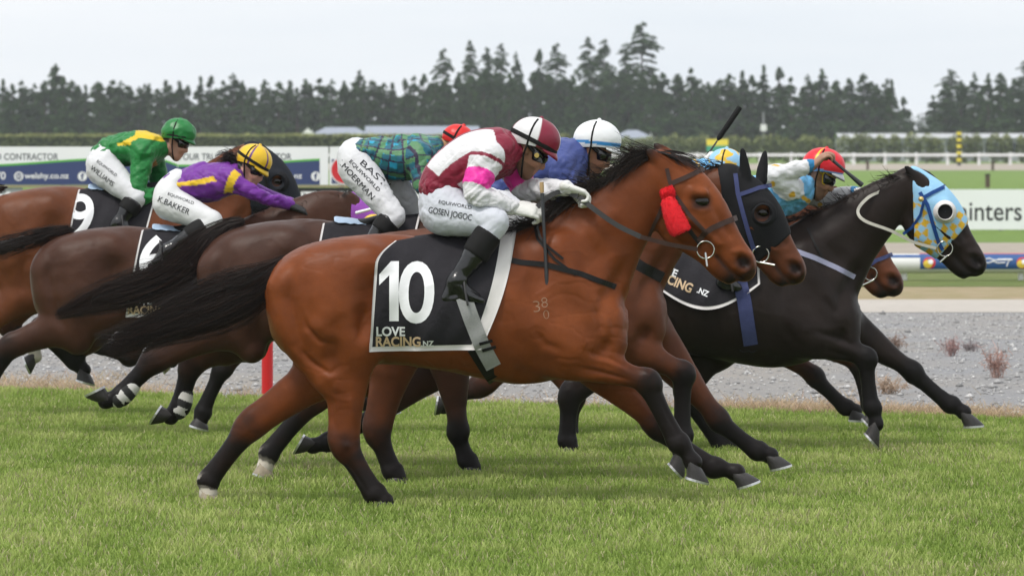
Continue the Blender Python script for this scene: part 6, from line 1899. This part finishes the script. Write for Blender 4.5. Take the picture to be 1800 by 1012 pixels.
def h5col(V, H):
    HXi = [H['HX'](1160, 280), H['HX'](1322, 465)]; a = HXi[1]-HXi[0]; L_ = np.linalg.norm(a); a = a/L_; b = np.array([-a[2], 0, a[0]])
    r = V-HXi[0]; u, v = r@a, r@b
    q = .042; iu, iv = np.floor((u+v*.35)/q), np.floor((v-u*.25)/q)
    yl = ((iu+iv) % 2 == 0) & ((u > L_*.50) | (v < -.07)) & (vnoise(V, 9, 1) > -.35)
    edge = np.abs((vnoise(V, 3, 1)))*0
    return np.where(yl[:, None], [[.66, .40, .035]], [[.30, .54, .76]])
hd5 = make_hood(h5, "hood", ((1165, 330), (1175, 460)), ((1208, 474), (1284, 382)), h5col, with_ears=False)
eye_cup(h5, hd5, .046, .072, .050, M_CLOTHW, inner=M_BLACKF)
px_strap(h5, [(1617, 338), (1630, 360), (1640, 395), (1650, 425), (1658, 440)], .022, M_BLUEL, "cheekpiece", which='bvh_h')
px_strap(h5, [(1622, 348), (1640, 338), (1660, 329)], .022, M_BLUEL, "browband", which='bvh_h', cap=True)
px_strap(h5, [(1624, 352), (1618, 378), (1604, 400), (1590, 412)], .016, M_BLUEL, "throat_lash", which='bvh_h')
q = P(1619, 350, 29.17); MB().tube([q, q+np.array([0, -.012, 0]), q+np.array([0, -.018, 0])], [.017, .016, .004], 12).build("rosette", simple("brass", (.62, .45, .18), rough=.3, metal=.6), h5['root'], smooth=True)
bit_ring(h5, (1661, 437), .046)
MB().tube([P(1665, 449, 29.22), P(1652, 461, 29.2)], .006, 6).build("bit_cheek", M_STEEL, h5['root'])
rein(h5, [(1645, 436, .08), (1605, 425, .12), (1565, 405, .16), (1520, 388, .15), (1508, 370, .13), (1525, 348, .10), (1550, 335, .05)], M_WHITEL, .018, th=.014)
px_strap(h5, [(1298, 492), (1306, 530), (1312, 570), (1318, 605)], .085, M_NAVYL, "girth", which='bvh2', off=.008)
for i in range(2):
    t = np.linspace(0, 2*PI, 15); cx = (1308, 1322)[i]
    pts_ = [P(cx+9*math.cos(a)*(1 if i else -1)+ (6 if i else -3)*0, 612+7*math.sin(a), 29.1) for a in t]
    MB().tube(pts_, .005, 6).build("girth_lace", M_BLACKL, h5['root'], smooth=True)
px_strap(h5, [(1420, 400), (1432, 430), (1446, 455)], .012, M_BLACKL, "neck_strap")
px_strap(h5, [(1290, 468), (1300, 500)], .06, M_STEEL, "stirrup_iron", which='bvh2', both=False, off=.02) if False else None

rein(h6, [(1523, 484, .08), (1480, 470, -.05), (1440, 450, -.1), (1395, 438, .05)], M_LILAC, .022)
px_strap(h6, [(1524, 470), (1540, 458), (1566, 449)], .024, M_NAVYL, "noseband", cap=True)
bit_ring(h6, (1530, 481), .042)
MB().tube([P(1536, 492, 30.92), P(1514, 502, 30.9)], .006, 6).build("bit_cheek", M_STEEL, h6['root'])
# pale lilac breast girth across the leader's chest seen between the two heads
px_strap(h5, [(1396, 440), (1430, 452), (1470, 470), (1503, 487)], .030, M_LILAC, "breastplate", cap=True, both=True)

hd1 = make_hood(h1, "hood", ((1150, 330), (1180, 470)), ((1218, 470), (1300, 392)), plain((.016, .018, .024)), eye_hole=.036)
eye_cup(h1, hd1, .048, .080, .03, M_BLACKF, opening=math.radians(200))
px_strap(h1, [(466, 305), (470, 335), (480, 360)], .02, M_BLACKL, "cheekpiece", which='bvh_h')
q = P(464, 299, 32.87); MB().tube([q, q+np.array([0, -.014, 0])], [.022, .016], 12).build("rosette", simple("brass2", (.55, .42, .16), rough=.35, metal=.5), h1['root'], smooth=True)

def h2col(V, H):
    return np.tile(np.array([.26, .07, .36]), (len(V), 1))
hd2 = make_hood(h2, "hood", ((1168, 330), (1172, 460)), ((1215, 482), (1296, 398)), h2col, with_ears=False)
q = P(656, 397, 30.72)
MB().grid([[tuple(q+np.array([r*math.cos(t), -o, r*math.sin(t)])) for t in np.linspace(0, 2*PI, 25)] for r, o in ((.075, .0), (.07, .02), (.002, .024))]).build("yellow_disc", simple("yellow_cup", (.68, .46, .03), rough=.5), hd2, smooth=True)
for i in range(9):
    q = P(627+i*2.9, 374-i*.75, 30.75); MB().tube([q+np.array([0, -.014, 0]), q+np.array([0, -.006, 0]), q+np.array([0, .006, 0])], [.004, .011, .011], 8).build("browband_stud", M_PRINTW, hd2, smooth=True)

# ------------------------------------------------------------------ riders
def mixc(m_, a, b): return np.where(m_[:, None], a, b)
MAR, WHT, PNK = np.array([[.21, .012, .035]]), np.array([[.66, .65, .67]]), np.array([[.78, .03, .34]])
def silks10(V, cid, tt, tv, d, m):
    t, v = tv
    c = np.repeat(MAR, len(V), 0)
    tor = cid == 0
    c = mixc(tor & (v > .30) & (v < .95) & (t < .80) & (t > .12), WHT, c)
    c = mixc(tor & (v < -.45) & (t > .22) & (t < .42), WHT, c)
    arm = cid > 0
    c = mixc(arm, WHT, c); c = mixc(arm & (tt > .02) & (tt < .22), MAR, c)
    c = mixc(arm & (tt > .78) & (tt < 1.62), PNK, c)
    return c
def cap10(az, el):
    if el > 84: return (.21, .012, .035)
    a = abs(az)
    return (.21, .012, .035) if (14 < a < 84 or a > 168) else (.66, .65, .66)
j10 = build_jockey(dict(d=25.0, label="jockey in maroon and white silks with pink armbands on horse number 10", vox=.0058, bvox=.0068,
    helmet=(941, 244, 45), pitch=32, hpitch=17, tall=.84, skin=(.28, .135, .085), beard=1, vent=1, hair=(.012, .010, .010),
    spine=[(772, 330, 40, .150), (795, 305, 46, .165), (835, 280, 50, .190), (872, 268, 44, .185), (898, 262, 26, .10)],
    arm=1.1, armN=((856, 278), (836, 340), (906, 366)), armF=((892, 282), (925, 335), (996, 330)), latN=(.165, .235, .16), latF=(.165, .12, -.13),
    pelvis=[(792, 330, 42, .150), (780, 350, 44, .165), (776, 372, 40, .16)], legN=((790, 376), (872, 392), (802, 494), (848, 529), (784, 524)), thigh=1.0, breech=(.60, .62, .68),
    text=[("GOSEN JOGOC", 791, 377, 82, 17, 10), ("EQUIWORLD", 800, 360, 62, 8.5, 10)],
    silks=silks10, cap=cap10, peak=(.24, .012, .035), bands=[(-7, 12, .012)], glove=M_GLOVEW,
    handN=dict(s=1.12, dir=(.95, -.10, -.12), curl=(.1, .75, -.75), spread=(0, -.5, .6)), handF=dict(s=1.05, dir=(.9, .1, -.3), curl=(.1, -.2, -1))))
whip((952, 320), (965, 566), 24.80, "long grey whip with cork handle hanging from the maroon jockey's hand", grip=.055, r=.010)

GRN = (.012, .17, .035)
def silks1(V, cid, tt, tv, d, m):
    t, v = tv; c = np.tile(np.array(GRN), (len(V), 1)); Y = np.array([[.66, .46, .02]])
    tor = cid == 0
    c = mixc(tor & (v > .62) & (t > .60) & (np.abs(V[:, 1]-d) < .5), Y, c)
    u_ = (t-.42)/.30
    c = mixc(tor & (v > .25) & (v < .92) & (np.abs(v-(.30+.55*u_)) < .13) & (t > .36) & (t < .70), Y, c)
    c = mixc(tor & (v > .22) & (v < .40) & (t > .36) & (t < .55), Y, c)
    c = mixc(tor & (v < -.2) & (np.abs(t-.86) < .045), np.array([[.35, .16, .02]]), c)
    return c
build_jockey(dict(d=33.0, label="jockey in green silks with yellow markings and green cap, leftmost rider", helmet=(314, 234, 30), pitch=22, hpitch=8, tall=.84,
    skin=(.46, .25, .18), hair=(.03, .018, .012), floppy=.006, button=True,
    spine=[(180, 272, 22, .145), (198, 264, 26, .155), (228, 262, 31, .18), (258, 262, 30, .175), (284, 260, 18, .09)],
    armN=((250, 272), (243, 338), (292, 352)), armF=((268, 275), (285, 325), (330, 345)), arm=1.08, latN=(.16, .23, .10), latF=(.16, .2, .06),
    pelvis=[(196, 266, 26, .145), (182, 282, 29, .16), (178, 298, 26, .155)], legN=((183, 298), (240, 348), (208, 392), (232, 402)), thigh=.98, breech=(.70, .70, .72),
    text=[("WILLIAMS", 180, 309, 54, 10, 37), ("EQUIWORLD", 188, 296, 46, 7, 36)],
    silks=silks1, cap=lambda az, el: GRN, peak=(.012, .15, .035), bands=[(-12, 2, .006)], glove=M_GLOVEK, cuffm=M_STRAPK))

PUR = (.145, .022, .26); YEL = (.72, .46, .02)
def silks2(V, cid, tt, tv, d, m):
    t, v = tv; c = np.tile(np.array(PUR), (len(V), 1)); Y = np.array([YEL])
    c = mixc((cid == 0) & (np.abs(v-.10) < .14) & (t < .66), Y, c)
    c = mixc((cid == 0) & (v < -.02) & (np.abs(v+1.5*(t-.66)) < .12) & (t > .62) & (t < .82), Y, c)
    c = mixc((cid > 0) & (tt < .62) & (tt > .12), Y, c)
    return c
def cap2(az, el):
    for s_ in (28, 92, -28, -92, 150, -150):
        if abs(az-s_) < 3.2: return (.10, .02, .17)
    return YEL
j2 = build_jockey(dict(d=30.9, label="jockey in purple and yellow silks with yellow cap, arm stretched forward", helmet=(447, 281, 32), pitch=26, hpitch=22, tall=.86,
    skin=(.50, .27, .20), hair=(.012, .010, .010), yaw=14,
    spine=[(306, 326, 24, .145), (325, 326, 28, .155), (360, 322, 35, .18), (392, 312, 31, .175), (414, 304, 17, .09)],
    armN=((400, 318), (452, 341), (512, 362)), armF=((412, 322), (470, 346), (528, 364)), arm=.86, latN=(.165, .20, .10), latF=(.16, .18, .05),
    pelvis=[(312, 318, 26, .145), (298, 338, 27, .16), (294, 356, 24, .155)], legN=((300, 358), (374, 390), (294, 440), (270, 462)), thigh=.95, breech=(.72, .72, .73),
    text=[("K.BAKKER", 306, 361, 64, 12, 23), ("EQUIWORLD", 318, 349, 52, 7, 20)],
    silks=silks2, cap=cap2, peak=YEL, bands=[(-4, 12, .010)], glove=M_GLOVEK, cuffm=M_STRAPK))
st = []
rng_ = np.random.default_rng(5); q0 = P(412, 280, 30.9)
for i in range(140):
    p = q0+rng_.normal(0, .018, 3); e = p+np.array([-.05-.06*rng_.uniform(), rng_.normal(0, .03), -.02+rng_.normal(0, .035)]); s_ = np.linspace(0, 1, 6)[:, None]
    st.append((p*(1-s_)+e*s_+np.array([0, 0, .018])*np.sin(s_*PI), .006, .0015, np.array([.012, .010, .009])*rng_.uniform(.7, 1.8)))
hair_mesh("hair", st, j2['root'])

def silks3(V, cid, tt, tv, d, m):
    t, v = tv; Y = V[:, 1]-d
    ang = np.arctan2(-Y/.17, v); U = np.where(cid == 0, t*.62, tt*.13+.9); Wv = np.where(cid == 0, ang*.17, V[:, 0]*.7+V[:, 1]*.7)
    def band(x, per, w, o=0): return (np.abs(((x+o)/per) % 1-.5) < w/2)
    per = .090
    c = np.tile(np.array([.020, .115, .17]), (len(V), 1))
    ha_, va_ = band(U, per, .5), band(Wv, per, .5)
    c = mixc(ha_ ^ va_, np.array([[.015, .13, .15]]), c); c = mixc(ha_ & va_, np.array([[.02, .30, .46]]), c)
    ga, gb = band(U, per*2, .22, .05), band(Wv, per*2, .22, .05)
    c = mixc(ga | gb, np.array([[.085, .22, .10]]), c)
    k1, k2 = band(U, per, .13, per*.28), band(Wv, per, .13, per*.28)
    c = mixc(k1 | k2, np.array([[.03, .02, .05]]), c)
    return c
build_jockey(dict(d=27.55, label="jockey in blue and green tartan silks with red cap, bent low behind the maroon rider", helmet=(806, 244, 29), pitch=30, vox=.0072, tall=.86,
    skin=(.50, .28, .20), hair=(.35, .18, .08),
    spine=[(632, 262, 22, .145), (652, 268, 28, .155), (692, 279, 38, .185), (732, 276, 38, .185), (766, 262, 22, .10)],
    armN=((738, 276), (746, 330), (790, 352)), armF=((750, 285), (775, 340), (840, 345)), latN=(.165, .22, .12), latF=(.16, .2, .05), arm=1.0,
    pelvis=[(640, 260, 20, .13), (622, 272, 29, .15), (624, 290, 31, .155)], legN=((630, 298), (693, 380), (648, 430), (672, 455)), legF=((670, 300), (732, 384), (700, 440), (720, 460)), thigh=.95, breech=(.70, .70, .72),
    text=[("I.MOERMAN", 627, 316, 92, 12, 47), ("EQUIWORLD", 641, 309, 78, 9, 45), ("BASTI", 659, 306, 68, 12, 43)],
    silks=silks3, cap=lambda az, el: (.62, .018, .016), peak=(.62, .018, .016), bands=[(-6, 10, .009)], glove=M_GLOVEW, latK=(.10, .245, .27, .27)))

def silks4(V, cid, tt, tv, d, m): return np.tile(np.array([.045, .065, .22]), (len(V), 1))
build_jockey(dict(d=26.7, label="jockey in plain blue silks and white cap with blue stripe, behind the near bay's mane", helmet=(1050, 246, 42), pitch=24, hpitch=6, tall=.84,
    skin=(.30, .14, .085), beard=1, hair=(.012, .01, .01),
    spine=[(885, 330, 38, .145), (905, 318, 44, .16), (950, 295, 48, .185), (990, 285, 44, .185), (1016, 272, 26, .10)],
    armN=((985, 292), (1000, 350), (1060, 365)), armF=((1000, 300), (1040, 350), (1110, 350)), latN=(.165, .22, .12), latF=(.16, .2, .06),
    pelvis=[(888, 340, 40, .145), (872, 355, 42, .16), (868, 372, 38, .155)], legN=((880, 376), (965, 392), (900, 480), (930, 510)), thigh=1.0,
    silks=silks4, cap=lambda az, el: (.04, .24, .55) if -13 < el < -4 else (.74, .75, .76), peak=(.70, .71, .72), bands=[], glove=M_GLOVEW))

LBL, YSL = (.14, .40, .68), (.70, .40, .04)
def silks5(V, cid, tt, tv, d, m):
    t, v = tv; c = np.tile(np.array(LBL), (len(V), 1)); Y = np.array([YSL])
    c = mixc((cid == 0) & (np.abs(((t*3.1+v*.35) % 1)-.5) < .09), Y, c)
    c = mixc(cid > 0, np.array([[.66, .66, .68]]), c); c = mixc((cid > 0) & (vnoise(V, 16, 1) > .66), Y, c)
    c = mixc((cid > 0) & (tt > 3.72), np.array([[.02, .18, .38]]), c)
    return c
def cap5(az, el):
    if el < -13: return (.16, .32, .62)
    if abs(abs(az)-118) < 3.5: return (.75, .50, .03)
    return (.66, .016, .030)
build_jockey(dict(d=29.3, label="jockey in pale blue silks with red cap raising his whip hand, leading the field", helmet=(1448, 291, 38), pitch=28, hpitch=10, tall=.82, vox=.0078, bvox=.007,
    skin=(.33, .175, .115), beard=1, hair=(.015, .012, .011), frame=M_YELF,
    spine=[(1280, 372, 36, .145), (1300, 362, 40, .155), (1345, 346, 42, .18), (1390, 338, 38, .18), (1416, 326, 22, .10)],
    armN=((1388, 328), (1356, 308), (1429, 292)), armF=((1405, 335), (1455, 350), (1508, 336)), arm=1.0, latN=(.165, .27, .20), latF=(.16, .16, .05),
    pelvis=[(1278, 378, 36, .145), (1262, 390, 37, .16), (1260, 404, 33, .155)], legN=((1265, 405), (1340, 420), (1275, 492), (1300, 505)), thigh=.98,
    silks=silks5, cap=cap5, peak=(.50, .50, .55), bands=[], glove=M_GLOVEW,
    handN=dict(bare=1, s=1.0, dir=(.72, -.1, .70), curl=(.8, .2, -.5), open=.4), handF=dict(s=.9)))
whip((1452, 272), (1516, 326), 29.08, "short grey whip in the red-capped jockey's raised hand", grip=.05, cork=False, r=.011)

def cap6(az, el):
    k = vnoise(np.array([[az*.035, el*.05, 3.3]]), 1.0, 1)[0]
    return (.72, .46, .03) if k > .12 else (.28, .52, .74)
build_jockey(dict(d=31.0, label="jockey with pale blue cap spotted yellow, almost hidden behind the hooded bay", helmet=(1276, 287, 31), pitch=24, hpitch=4, tall=.86,
    skin=(.42, .24, .17), spine=[(1160, 350, 34, .145), (1178, 342, 38, .155), (1212, 326, 40, .18), (1240, 316, 36, .18), (1262, 306, 20, .10)],
    armN=((1238, 320), (1262, 350), (1310, 352)), armF=((1242, 322), (1225, 330), (1236, 300)), latF=(.16, .22, .16),
    pelvis=[(1158, 356, 34, .145), (1144, 368, 35, .16), (1142, 382, 31, .155)], legN=((1148, 384), (1215, 400), (1155, 462), (1180, 475)), thigh=.95,
    silks=silks5, cap=cap6, peak=(.30, .52, .74), bands=[], glove=M_GLOVEW, handF=dict(dir=(.3, 0, 1), curl=(1, 0, .2))))
whip((1232, 290), (1301, 188), 31.2, "black padded whip held upright in front of the far trees", grip=.10, pad=.42, cork=False)

# ================================================================== the air over the course
hz = bpy.data.materials.new("haze"); hz.use_nodes = True
hz.node_tree.nodes.clear()
pv = hz.node_tree.nodes.new("ShaderNodeVolumePrincipled"); pv.inputs['Density'].default_value = .00020; pv.inputs['Color'].default_value = (.93, .96, 1, 1)
pv.inputs['Anisotropy'].default_value = 0.0
ho = hz.node_tree.nodes.new("ShaderNodeOutputMaterial"); hz.node_tree.links.new(pv.outputs[0], ho.inputs['Volume'])
tag(MB().box(-900, 900, -40, 900, -1.2, 22).build("haze", hz), "thin pale haze over the whole course", "haze", kind="stuff")
